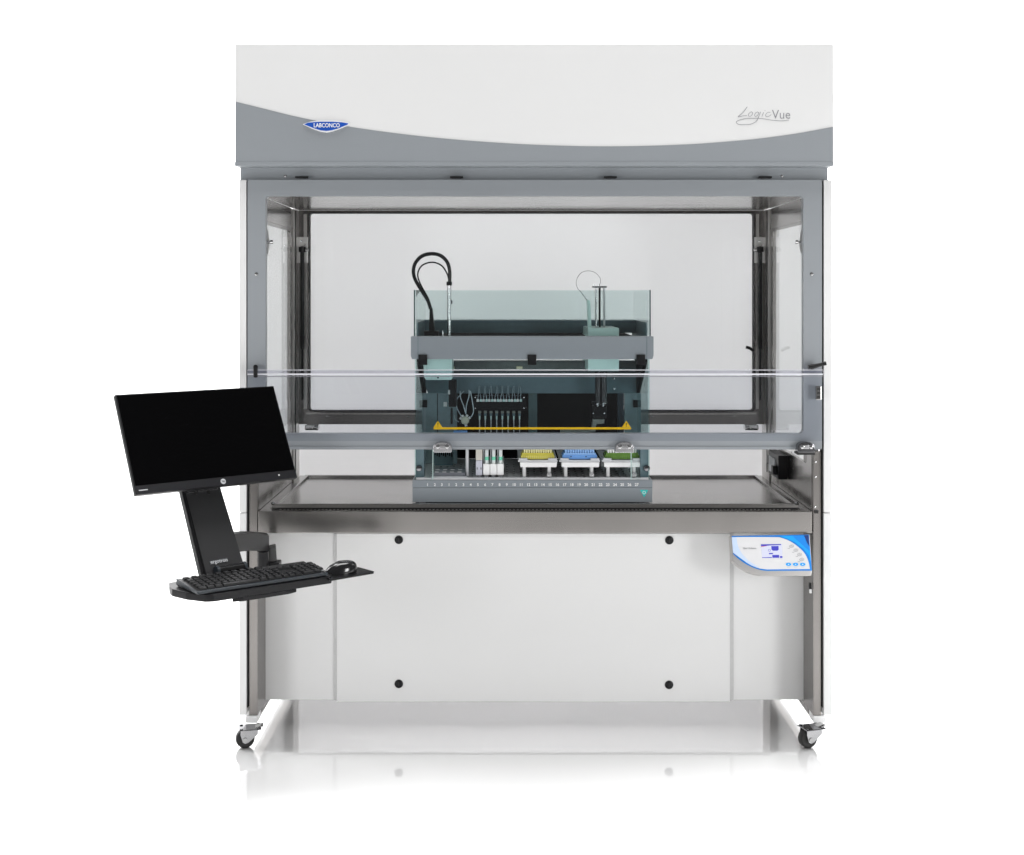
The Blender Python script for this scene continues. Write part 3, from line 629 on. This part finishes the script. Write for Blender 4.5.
for st in ([(465.8, 414), (466.5, 405), (469, 396), (469, 390)], [(461.2, 416), (457, 408), (456.6, 400), (461, 394), (464, 391)], [(470.2, 418), (473.4, 412), (472.4, 402), (470.4, 391)], [(465.8, 414), (463.6, 406), (460.6, 398), (460, 391)], [(459, 422), (455.4, 419.5), (454.6, 415)]):
    MB().tube(catmull([V(x, y, vy - .004) for x, y in st], 6), .0019, 8).build('tubing', TUBEG, vm)
MB().pbox(453.5, 467, 430.8, 436, .33, .36, .001).build('blue_tray', BLUEP, lh)
# gripper on the right
gyy = .30
gc = MB().box(wx(588, .2), wx(619, .2), .2, .55, V(0, 371, .2).z, V(0, 328, .2).z, .002).build('gripper_cover', PTEAL, lh)
MB().prism([V(587.2, 300, .26), V(590.2, 300.4, .26), V(591.6, 328, .26), V(588, 328, .26)], (0, .03, 0), .001).build('gripper_fin', PTEAL, gc)
zt = V(0, 286.6, .32).z
for px, m, r in ((596, ZINC, .0038), (599.6, DARK, .0036), (604.2, LGREY, .0038)):
    MB().cyl(V(px, 288, .32), V(px, 329, .32), r, n=12).build('lift_post', m, gc)
MB().pbox(592, 607, 286, 288, .315, .328, .001).build('post_cap', ZINC, gc)
for px in (594, 599): MB().cyl(V(px, 284, .32), V(px, 286.2, .32), .002, n=8).build('cap_pin', ZINC, gc)
MB().tube(catmull([V(588.2, 302, .27), V(582, 293.5, .28), V(577, 287), V(576.6, 280, .3), V(580.5, 273.4, .3), V(587.5, 270.8, .31), V(595, 272.6, .31), V(600, 278, .32), V(600.4, 282.5, .32), V(599, 286, .32)], 6), .0008, 6).build('signal_wire', DARK, gc)
for px in (598, 603.8):
    MB().cyl(V(px, 370, gyy), V(px, 403, gyy), .0105, n=18).build('gripper_cylinder', mat('cylinder_black', (.02, .02, .022), .22, var=.05), gc)
    MB().cyl(V(px - .6, 403, gyy - .002), V(px - .6, 406.5, gyy - .002), .0036, n=10).build('cylinder_tip', ZINC, gc)
    MB().cyl(V(px, 366, gyy - .006), V(px, 379.5, gyy - .006), .0028, n=8).build('cylinder_shaft', ZINC, gc)
gh = MB().pbox(592.5, 606.5, 405.5, 418.5, gyy, gyy + .05, .003)
gh.pbox(592, 607.5, 402, 404, gyy + .003, gyy + .03, .001)
gh = gh.build('gripper_head', BLACK, gc)
for px, py in ((593.4, 413.2), (604.4, 413.2), (598.5, 402.9), (605.4, 402.9)): MB().lathe(V(px, py, gyy), [(.001, -.003), (.003, -.002), (.003, .002)], 'Y', 8).build('head_screw', ZINC, gh)
pd = MB().prism([V(593, 419.3, gyy), V(604.5, 419.3, gyy), V(604.5, 423.6, gyy), V(596.3, 424, gyy), V(595.6, 431.7, gyy), V(573, 433, gyy), V(560.3, 433, gyy), V(560.5, 430, gyy), V(591.5, 428.8, gyy)], (0, .03, 0), .001)
pd.build('gripper_paddle', OLIVE, gh)
# black stand, cable loop and steel rod at the hood's left
MB().prism([V(428.6, 337, .3), V(435.2, 337, .3), V(432.4, 308, .3), V(429.6, 308, .3)], (0, .03, 0), .002).build('cable_stand', BLACK, lh)
MB().pbox(424, 438.5, 331, 336, .29, .34, .002).build('stand_foot', BLACK, lh)
for pts, r in (([(430.6, 309), (427.5, 300), (420.5, 289), (415, 279), (413.4, 271), (415.4, 263), (421.5, 256.5), (430, 254), (439, 255), (446, 260.5), (449.2, 268), (449.8, 276), (449.4, 284)], .0062),
               ([(431, 309), (428.5, 299), (422.4, 288), (418.4, 279), (418, 272.5), (421.5, 266), (428, 262.8), (435, 262.6), (442, 266), (446.8, 273), (448.6, 279), (449, 284)], .0027),
               ([(430.2, 309), (426, 298.5), (418.4, 287), (413.8, 278), (412.6, 271), (414.6, 262.5), (421, 255.4), (430, 252.8), (440, 254.2), (447, 260), (450, 268), (450.4, 284)], .0028)):
    MB().tube(catmull([V(x, y, .31) for x, y in pts], 6), r, 10).build('cable', BLACK, lh)
rod = MB().cyl(V(449.2, 284, .31), V(449.2, 337, .31), .0068, n=14).build('guide_rod', ZINC, lh)
MB().pbox(446.4, 452, 281.5, 285.5, .303, .317, .002).build('rod_collar', BLACK, rod)
MB().lathe(V(451.6, 302, .31), [(.003, -.006), (.003, .006)], 'Z', 8).build('rod_knob', BLACK, rod)
MB().cyl(V(442.7, 331, .3), V(442.7, 337, .3), .002, n=8).build('guide_pin', ZINC, lh)
# tilting front shield with its yellow stripe and warning triangles
ysh = YI + .004
sh0 = V(426, 432.5, ysh); sh1 = V(641, 359.5, ysh)
shd = MB().box(sh0.x, sh1.x, ysh, ysh + .005, sh0.z + .002, sh1.z).build('front_shield', SHIELDG, lh)
for px in (426.2, 641): 
    a_, b_ = (426.5, 432.5) if px < 500 else (631.5, 640.7)
    MB().box(wx(a_, ysh), wx(b_, ysh), ysh, ysh + .005, zb1 + .001, sh0.z + .0015).build('shield_cheek', TEAL, shd)
    px = 432.8 if px < 500 else 631.2
    MB().box(wx(px, ysh) - .0014, wx(px, ysh) + .0014, ysh, ysh + .005, zb1 + .001, sh0.z + .001).build('shield_side_edge', mat('pale_glass_edge', (.42, .55, .53), .2), shd)
MB().pbox(433.5, 631, 427.3, 429.4, ysh - .0015, ysh - .0004).build('warning_stripe', YELLOW, shd)
for px in (437.9, 626.3):
    ws = MB().prism([V(px - 4.3, 427.1, ysh - .0018), V(px + 4.3, 427.1, ysh - .0018), V(px, 420.8, ysh - .0018)], (0, .0012, 0)).build('warning_triangle', YELLOW, shd)
    MB().pbox(px - .35, px + .35, 422.9, 425.2, ysh - .0024, ysh - .0017).pbox(px - .35, px + .35, 425.7, 426.4, ysh - .0024, ysh - .0017).build('exclamation_mark', RUBBER, ws)
# ---- things standing on the deck
yq = YI + .03
def deckthing(name, label, cat, px, group=None, y=yq): return thing(name, label, cat, (wx(px, y), y + .05, zdk + .001), group)
t = deckthing('waste_station', 'grey slotted waste station at the left end of the deck beside a white post', 'waste station', 449)
st = MB().box(wx(433.5, yq), wx(465, yq), yq, yq + .12, zdk + .001, V(0, 468, yq + .12).z, .001).build('block', mat('mid_grey_plastic', (.14, .15, .17), .4), t)
for j, yy_ in enumerate((yq + .012, yq + .07)):
    for i in range(4): MB().box(wx(434.5 + i * 7.6, yq), wx(438.5 + i * 7.6, yq), yy_, yy_ + .006, V(0, 468, yq + .12).z + .0002, V(0, 468, yq + .12).z + .0016).build('slot_mark', WPLAST, st)
MB().box(wx(432, yq), wx(467, yq), yq - .012, yq - .002, zdk + .001, V(0, 476.2, yq).z, .001).build('front_lip', LGREY, t)
MB().cyl(V(467.2, 475.5, yq + .03), V(467.2, 446, yq + .03), .0055, n=14).build('post', LGREY, t)
t = deckthing('comb_rack', 'black toothed rack standing behind the grey waste station', 'rack', 442, y=.33)
MB().pbox(434, 453, 453.5, 465.5, .33, .37, .002).build('rack_body', SLATE, t)
for i in range(9): MB().pbox(434.5 + i * 2.1, 435.6 + i * 2.1, 447, 455 + (i % 3), .327, .329, .0002).build('tooth', DARK, t)
t = deckthing('bottle_holder', 'lavender grey holder with beige top left of the three white tube carriers', 'holder', 479)
o = MB().pbox(475.8, 482.3, 460.5, 475.3, yq, yq + .2, .002).build('body', mat('lavender_plastic', (.48, .49, .56), .4), t)
MB().pbox(475.8, 482.3, 446, 460.2, yq + .002, yq + .2, .001).build('top_insert', mat('beige_plastic', (.55, .53, .48), .4), t)
for px in (477.2, 481): MB().pbox(px - .4, px + .4, 467.5, 469.6, yq - .001, yq + .001).build('slot', RUBBER, o)
MB().pbox(477.4, 481, 475.5, 477, yq - .002, yq + .02, .0005).build('foot', ZINC, t)
names = ['leftmost white tube carrier beside the lavender grey holder', 'middle white tube carrier between two other white tube carriers', 'rightmost white tube carrier next to the dark empty deck']
tn = ['capped tube with green mark in the leftmost white carrier', 'capped tube with green mark in the middle white carrier', 'capped tube with green mark in the rightmost white carrier']
for i in range(3):
    x0 = 483.2 + i * 6.95
    t = deckthing('tube_carrier', names[i], 'carrier', x0 + 3, 'white tube carriers on the deck')
    MB().pbox(x0, x0 + 6.6, 464, 475, yq, yq + .22, .002).build('body', WPLAST, t)
    MB().pbox(x0, x0 + .8, 450, 463.8, yq + .02, yq + .22, .0005).build('fin', LGREY, t)
    MB().pbox(x0 + 1.4, x0 + 5, 475.3, 477, yq - .002, yq + .02, .0005).build('foot', ZINC, t)
    c0 = V(x0 + 3.5, 463.8, yq + .012)
    t2 = thing('sample_tube', tn[i], 'tube', c0, 'sample tubes in the white carriers')
    MB().lathe(c0, [(.0055, .0005), (.0062, .01), (.0062, .045)], 'Z', 16).build('tube_body', mat('clear_tube', (.66, .70, .70), .25), t2)
    MB().lathe(c0, [(.0064, .0452), (.0064, .060), (.005, .062)], 'Z', 16).build('cap', LGREY, t2)
    MB().lathe(c0, [(.0066, .013), (.0066, .024)], 'Z', 16).build('mark', mat('mint_green', (.12, .55, .36), .4), t2)
# coloured racks on carriers
cfg = [(520, 556, 518, 557.5, YELP, YELC, 'yellow'), (561.5, 598.5, 559.5, 600, BLUEP, BLUEL, 'blue'), (604, 641, 602, 642, GREENP, WPLAST, 'green')]
cl = ['pale grey plate carrier under the yellow tip rack', 'pale grey plate carrier under the blue tip rack', 'pale grey plate carrier under the green tip rack']
rl = ['yellow tip rack with cream rows on the left plate carrier', 'blue tip rack with light blue top between yellow and green racks', 'green tip rack with white tips at the right end of the deck']
for k, (a0, a1, p0, p1, m1, m2, cn) in enumerate(cfg):
    t = deckthing('plate_carrier', cl[k], 'carrier', (a0 + a1) / 2, 'plate carriers on the deck')
    yf = yq + .01
    pt = MB().prism([V(a0, 462.3, yf), V(a1 + 1, 462.3, yf), V(a1 + .4, 467.2, yf), V(a0 + .4, 467.2, yf)], (0, .3, 0), .001).build('platform', WPLAST, t)
    MB().box(wx(p0, yf), wx(p1, yf), yf + .002, yf + .31, V(0, 462, yf).z, V(0, 460.3, yf).z, .001).build('platform_rim', LGREY, pt)
    for px in (p0 + 5.2, p1 - 5): MB().pbox(px - 4.3, px + 4.3, 458.4, 460.2, yf - .001, yf + .012, .0006).build('platform_clip', LGREY, pt)
    for px in (a0 + 4.3, a1 - 6.7):
        for yo in (.004, .26): MB().cyl(Vector((wx(px, yf), yf + yo + .01, zdk + .001)), Vector((wx(px, yf), yf + yo + .01, V(0, 467.3, yf).z)), .0062, n=14).build('leg', WPLAST, t)
    MB().pbox(a1 - 9, a1 - 4.5, 473.4, 476.2, yq - .022, yf + .02, .0008).build('foot', ZINC, t)
    zr = V(0, 460, yf).z
    ym = yf + .016
    zt0 = zr + .0005; zt1 = V(0, 455, ym).z
    t = thing('tip_rack', rl[k], 'rack', (wx((a0 + a1) / 2, ym), ym + .04, zt0), 'coloured tip racks on the plate carriers')
    rx0, rx1 = wx(a0 + 1, ym), wx(a1 - 1.5, ym)
    MB().box(rx0, rx1, ym, ym + .085, zt0, zt1, .0015).build('rack_body', m1, t)
    MB().box(rx0 + .004, rx1 - .004, ym + .003, ym + .082, zt1 + .0002, zt1 + .006, .001).build('rack_top', m2 if cn == 'blue' else m1, t)
    tp = MB(); sx_ = (rx1 - rx0 - .016) / 12
    for i in range(12):
        for j in range(8): tp.lathe((rx0 + .008 + sx_ * (i + .5), ym + .008 + .0098 * j, zt1 + .0062), [(.0030, 0), (.0036, .010), (.0036, .014), (.0024, .014), (.002, .009)], 'Z', 8)
    tp.build('tip_array', {'yellow': YELC, 'blue': BLUEL, 'green': WPLAST}[cn], t)
    rb = MB()
    for i in range(16):
        xx = rx0 + .004 + i * (rx1 - rx0 - .008) / 15
        rb.box(xx - .0006, xx + .0006, ym - .0012, ym + .001, zt0 + .002, zt1 - .002)
    if cn != 'blue': rb.build('rack_rib', m2 if cn == 'yellow' else mat('dark_green', (.04, .12, .01), .4), t)
    else:
        for px in (571, 586): MB().lathe(V(px, 456.6, ym), [(.0022, -.001), (.0022, .002)], 'Y', 10).build('rack_hole', RUBBER, t)

# ---------------------------------------------------------------- workstation arm, monitor, keyboard, mouse
mc = Vector((-.8822, -.3613, 1.0323)); W_, H_ = .512, .306
MR = Matrix.Translation(mc) @ Matrix.Rotation(R(39.17), 4, 'Z') @ Matrix.Rotation(R(-27.75), 4, 'X') @ Matrix.Rotation(R(-.3), 4, 'Y')
mon = thing('monitor', 'black flat screen monitor tilted back on the arm left of the enclosure', 'monitor', mc)
MB().box(-W_ / 2, W_ / 2, 0, .016, -H_ / 2, H_ / 2, .002, MR).box(-.2, .2, .0162, .035, -.11, .10, .008, MR).build('body', BLACK, mon)
MB().box(-W_ / 2 + .004, W_ / 2 - .004, -.0012, .0, -H_ / 2 + .027, H_ / 2 - .004, .0004, MR).build('screen', SCREEN, mon)
bz = MB().box(-W_ / 2 + .001, W_ / 2 - .001, -.0018, -.0002, -H_ / 2 + .001, -H_ / 2 + .025, .0005, MR).build('bezel', mat('bezel_grey', (.012, .012, .014), .35, spec=.3), mon)
lc = MB(); tmp = MB().lathe((0.012, -.0019, -H_ / 2 + .0125), [(.001, -.0008), (.0078, -.0008), (.0084, .0005)], 'Y', 20); lc.raw([MR @ q for q in tmp.v], tmp.f)
lc = lc.build('logo', LGREY, mon)
text('hp', .0105, MR @ at(Vector((0.012, -.0032, -H_ / 2 + .0131))) @ Matrix.Shear('XY', 4, (0.0, 0.0)), BLACK, lc, ext=.0003)
MB().box(-W_ / 2 + .010, -W_ / 2 + .036, -.0024, -.0017, -H_ / 2 + .0105, -H_ / 2 + .0130, 0, MR).build('maker_mark', LGREY, bz)
MB().box(W_ / 2 - .062, W_ / 2 - .058, -.0026, -.0017, -H_ / 2 + .012, -H_ / 2 + .016, 0, MR).build('power_light', WPLAST, bz)
for i in range(4): MB().box(W_ / 2 - .12 + i * .013, W_ / 2 - .112 + i * .013, .003, .010, -H_ / 2 - .0015, -H_ / 2 - .0002, 0, MR).build('button', BLACK, mon)

arm = thing('mounting_arm', 'black articulated mounting arm with keyboard shelf fixed to the left leg', 'mounting arm', (-.80, 0, .60))
nm = (MR.to_3x3() @ Vector((0, 1, 0))); p0 = mc + nm * .10
cq = [ray_plane(x, y, p0, nm) for x, y in ((180.5, 480), (218.5, 480), (246, 571), (240, 577.5), (206, 581))]
colm = MB().prism(cq, nm * .028, .003).build('column', mat('column_black', (.018, .018, .0195), .45, bump=.1, bscale=(900, 900, 900), var=.1), arm)
# bright mounting strip at the column's top and side rail
st0 = [ray_plane(x, y, p0 - nm * .004, nm) for x, y in ((187, 490.5), (218, 487), (218.5, 489.3), (187.5, 492.6))]
MB().prism(st0, nm * .004).build('mount_strip', ZINC, colm)
sr = [ray_plane(x, y, p0 - nm * .003, nm) for x, y in ((180, 484), (182.6, 484), (205.4, 580), (202.8, 580.5))]
MB().prism(sr, nm * .020, .001).build('side_rail', BLACK, colm)
MB().prism([ray_plane(x, y, p0 - nm * .003, nm) for x, y in ((184.6, 493), (185.6, 493), (207.6, 579), (206.6, 579.2))], nm * .002).build('groove', DARK, colm)
for x in (195.2, 207.5): MB().prism([ray_plane(x + dx, y + dy, p0 - nm * .004, nm) for dx, dy, y in ((0, 0, 490), (2.2, -.2, 490), (2.6, 0, 494), (.6, .3, 494))], nm * .003).build('notch', RUBBER, colm)
lp = [ray_plane(x, y, p0 - nm * .0015, nm) for x, y in ((209.6, 561.2), (227.2, 557.6), (228, 561), (210.4, 565))]
lb = MB().prism(lp, nm * .001).build('name_plate', mat('plate_grey', (.08, .085, .09), .3), colm)
q = (lp[0] + lp[1] + lp[2] + lp[3]) / 4 - nm * .0018
text('ergotron', .0150, Matrix.Translation(q) @ MR.to_3x3().to_4x4() @ FACE, LGREY, lb, ext=.0002, bold=.0002)
# hinge barrel at the column foot
u = Vector((math.cos(R(39.5)), math.sin(R(39.5)), 0)); nv = Vector((-u.y, u.x, 0))
hc0 = ray_plane(217, 572, p0 - nm * .012, nm); hc1 = ray_plane(244, 567.5, p0 - nm * .012, nm)
MB().cyl(hc0, hc1, .016, n=18).build('hinge_barrel', GLOSSB, arm)
for q_ in (hc0, hc1): MB().cyl(q_ - u * .004, q_ + u * .004, .0175, n=18).build('barrel_ring', KBEDGE, arm)
# keyboard frame of reference
KZ = .637
kFL = Vector((-.842, -.662, KZ))
ku = Vector((math.cos(R(37.5)), math.sin(R(37.5)), 0)); kn = Vector((-ku.y, ku.x, 0)); KL = .40; KD = .142
def K(a_, b_, z): return kFL + ku * a_ + kn * b_ + Vector((0, 0, z))
KM = Matrix(((ku.x, kn.x, 0, kFL.x), (ku.y, kn.y, 0, kFL.y), (0, 0, 1, 0), (0, 0, 0, 1)))
# shelf
zsf = .615
def SH(px, py, z):
    d = F * (ZC - z) / (py - VY); return Vector(((px - VX) * d / F, d - D, z))
ol = [SH(169.5, 594.2, zsf), SH(172, 596.5, zsf), SH(186, 600, zsf), SH(205, 602.3, zsf), SH(214, 602, zsf), SH(331.5, 583.5, zsf), SH(332.5, 580, zsf)]
ol += [K(KL - .02, .20, 0), K(.0, .20, 0)]
for p in ol: p.z = zsf
shf = MB().prism(ol, (0, 0, .0212), .003).build('keyboard_shelf', BLACK, arm)
fr_ = [SH(247, 598, zsf - .0008), SH(304, 590, zsf - .0008), SH(300, 594.4, zsf - .0008), SH(262, 600, zsf - .0008), SH(249, 600, zsf - .0008)]
tk = [K(.10, .0, 0), K(.30, .0, 0), K(.27, -.010, 0), K(.13, -.010, 0)]
for p in tk: p.z = zsf - .012
MB().prism(tk, (0, 0, .0115), .002).build('shelf_handle', BLACK, shf)
zm = .627
mq = [SH(330, 581.3, zm), SH(373.6, 573.8, zm), SH(374, 572.8, zm), SH(358.5, 568.6, zm), SH(318, 572.5, zm)]
MB().prism(mq, (0, 0, .005), .001).build('mouse_shelf', BLACK, arm)
# arm links to the leg
def abox(p, qv, w, z0, z1, name, bev=.006):
    p = Vector(p); qv = Vector(qv); d = (qv - p); d.z = 0; L = d.length; d.normalize(); nn = Vector((-d.y, d.x, 0))
    M_ = Matrix(((d.x, nn.x, 0, p.x), (d.y, nn.y, 0, p.y), (0, 0, 1, 0), (0, 0, 0, 1)))
    return MB().box(0, L, -w / 2, w / 2, z0, z1, bev, M_).build(name, BLACK, arm)
ya = -.10
link = [V(x, y, -.29 + (x - 232) * .0065) for x, y in ((231, 534), (240, 533.6), (254, 533.8), (268, 535), (269.2, 535.6), (269.4, 551), (268.6, 552), (254, 551), (243, 551.6), (235, 553))]
MB().prism(link, (-.015, .045, 0), .0025).build('upper_link', mat('arm_black', (.017, .017, .018), .32, bump=.05, bscale=(900, 900, 900), var=.1), arm)
MB().cyl(V(263, 551.5, ya + .02), V(263, 574, ya + .02), .0165, n=20).build('pivot_post', BLACK, arm)
MB().prism([V(269, 548, -.05), V(276, 546.5, -.05), V(277, 561, -.05), V(269, 563, -.05)], (-.01, .05, 0), .003).build('wall_bracket', mat('bracket_grey', (.05, .05, .05), .4), arm)
MB().pbox(266.5, 279, 562.5, 571.5, -.06, -.01, .004).build('pivot_base', BLACK, arm)
MB().box(V(258, 0, -.0).x, V(268, 0, -.0).x, -.012, .018, V(0, 566, 0).z, V(0, 538, 0).z, .002).build('leg_clamp', BLACK, arm)
MB().prism([ray_plane(x, y, p0 + nm * .029, nm) for x, y in ((206, 540), (228, 537), (236, 572), (213, 577))], nm * .035, .004).build('column_bracket', BLACK, arm)

kb = thing('keyboard', 'black full size keyboard lying on the black shelf below the monitor', 'keyboard', kFL)
def kz(b_): return .010 + .010 * b_ / KD
kp = [(0, .0), (.0, .008), (KD, .020), (KD, .0)]
MB().prism([K(0, b_, z_) for b_, z_ in kp], ku * KL, .0025).build('body', BLACK, kb)
MB().prism([K(-.001, -.0025, .0015), K(-.001, -.0025, .0085), K(-.001, .004, .0098), K(-.001, .004, .0015)], ku * (KL + .002), .001).build('front_edge', KBEDGE, kb)
MB().prism([K(-.0022, .0, .002), K(-.0022, .0, .0095), K(-.0022, KD, .0205), K(-.0022, KD, .004)], ku * .002, .0005).build('side_edge', KBEDGE, kb)
rows = [(.012, [(.0, 1.2), (1.25, 1.2), (2.5, 1.2), (3.75, 6), (9.8, 1.2), (11.05, 1.2), (12.3, 1.2), (13.6, 1), (14.7, 1), (15.8, 1), (17.1, 2), (19.15, 1)])]
for r_ in range(4):
    ks = [(i * 1.04, .97) for i in range(14)]
    if r_ in (1, 2): ks += [(17.1 + i * 1.03, .96) for i in range(4)]
    else: ks += [(14.8 + i * 1.03, .96) for i in range(2 if r_ else 2)] + [(17.1 + i * 1.03, .96) for i in range(4)]
    rows.append((.012 + .0195 * (r_ + 1), ks))
rows.append((.012 + .0195 * 5 + .005, [(i * 1.3, .97) for i in range(13)] + [(17.3, 1), (18.5, 1)]))
unit = (KL - .022) / 20.2; nk = 0
for b_, ks in rows:
    for a_, w in ks:
        if nk >= 98: break
        nk += 1
        z_ = .008 + .012 * (b_ + .008) / KD
        M_ = KM @ Matrix.Translation((.011 + a_ * unit, b_, KZ + z_)) @ Matrix.Rotation(R(5), 4, 'X')
        dp = .0155; ww = w * unit - .0012
        vs_ = [Vector(p) for p in ((0, 0, 0), (ww, 0, 0), (ww, dp, 0), (0, dp, 0), (.0018, .0018, .0052), (ww - .0018, .0018, .0052), (ww - .0018, dp - .0015, .0060), (.0018, dp - .0015, .0060))]
        MB().raw([M_ @ q for q in vs_], [[3, 2, 1, 0], [4, 5, 6, 7], [0, 1, 5, 4], [1, 2, 6, 5], [2, 3, 7, 6], [3, 0, 4, 7]]).build('key', KEYM, kb)

# mouse: a smooth shell with its own buttons and wheel
mo = SH(340, 572.8, zm + .0055)
ms = thing('computer_mouse', 'glossy black computer mouse resting on the small right hand shelf', 'mouse', mo)
ma = R(205); mu = Vector((math.cos(ma), math.sin(ma), 0)); mv = Vector((-mu.y, mu.x, 0))
def mouse_shell(sc, zoff):
    m = MB(); nu, nvv = 20, 12; vs_ = []
    for i in range(nvv + 1):
        ph = R(90 * i / nvv)
        for j in range(nu):
            th = 2 * math.pi * j / nu; cx_ = math.cos(th); sy = math.sin(th)
            rl_ = .054 * (abs(cx_) ** .9) * (1 if cx_ > 0 else -1); rw = .030 * (1 - .12 * cx_) * sy
            k_ = math.cos(ph) ** .55
            h = .037 * math.sin(ph) * (1 - .0 * cx_)
            a_ = rl_ * k_ - .010 * math.sin(ph)
            h *= 1 - .30 * max(0, a_ / .054)
            vs_.append(mo + mu * a_ * sc + mv * rw * k_ * sc + Vector((0, 0, h * sc + zoff)))
    fs_ = [[i * nu + j, i * nu + (j + 1) % nu, (i + 1) * nu + (j + 1) % nu, (i + 1) * nu + j] for i in range(nvv) for j in range(nu)]
    fs_.append(list(range(nu))[::-1])
    return m.raw(vs_, fs_)
MOUSEM = mat('mouse_black', (.008, .008, .009), .16, var=.05, coat=.4)
MB.build(mouse_shell(.94, 0), 'shell', MOUSEM, ms, ang=60)
MB().lathe(mo + mu * .026 + Vector((0, 0, .0185)), [(.001, -.004), (.007, -.0035), (.008, 0), (.007, .0035), (.001, .004)], 'Y', 14).build('scroll_wheel', RUBBER, ms)

# ---------------------------------------------------------------- camera, light, world
cam = bpy.data.cameras.new('camera'); co = bpy.data.objects.new('camera', cam); col.objects.link(co)
co.location = (0, -D, ZC); co.rotation_euler = (R(90), 0, 0)
cam.sensor_width = 36; cam.lens = 36 * F / 1024; cam.clip_end = 100; cam.clip_start = .05
cam.shift_x = (512 - VX) / 1024; cam.shift_y = (VY - 427.5) / 1024
scn.camera = co
w = bpy.data.worlds.new('World'); scn.world = w; w.use_nodes = True
w.node_tree.nodes['Background'].inputs['Color'].default_value = (1, 1, 1, 1); w.node_tree.nodes['Background'].inputs['Strength'].default_value = .17
def area(name, loc, target, sx, sy, power, c=(1, 1, 1)):
    l = bpy.data.lights.new(name, 'AREA'); l.shape = 'RECTANGLE'; l.size = sx; l.size_y = sy; l.energy = power; l.color = c
    o = bpy.data.objects.new(name, l); col.objects.link(o); o.location = loc
    o.rotation_euler = (Vector(target) - Vector(loc)).to_track_quat('-Z', 'Y').to_euler()
    return o
area('overhead_softbox', (0, -.95, 6.4), (0, -.95, .3), 4.4, 2.6, 315)
area('key_softbox_left', (-2.85, -3.7, 1.25), (0, .1, .9), 1.0, 1.3, 42)
area('key_softbox_right', (3.15, -3.7, 1.25), (0, .1, .9), 1.0, 1.3, 65)
area('backdrop_lamp_left', (-3.4, 1.0, 4.3), (-3.4, 2.6, .4), 6.0, 1.0, 430)
area('backdrop_lamp_right', (3.4, 1.0, 4.3), (3.4, 2.6, .4), 6.0, 1.0, 430)
scn.view_settings.view_transform = 'Standard'; scn.view_settings.look = 'None'; scn.view_settings.exposure = 0; scn.view_settings.gamma = 1
scn.render.resolution_x = 1024; scn.render.resolution_y = 855
scn.cycles.max_bounces = 14; scn.cycles.transparent_max_bounces = 32; scn.cycles.glossy_bounces = 6; scn.cycles.diffuse_bounces = 4
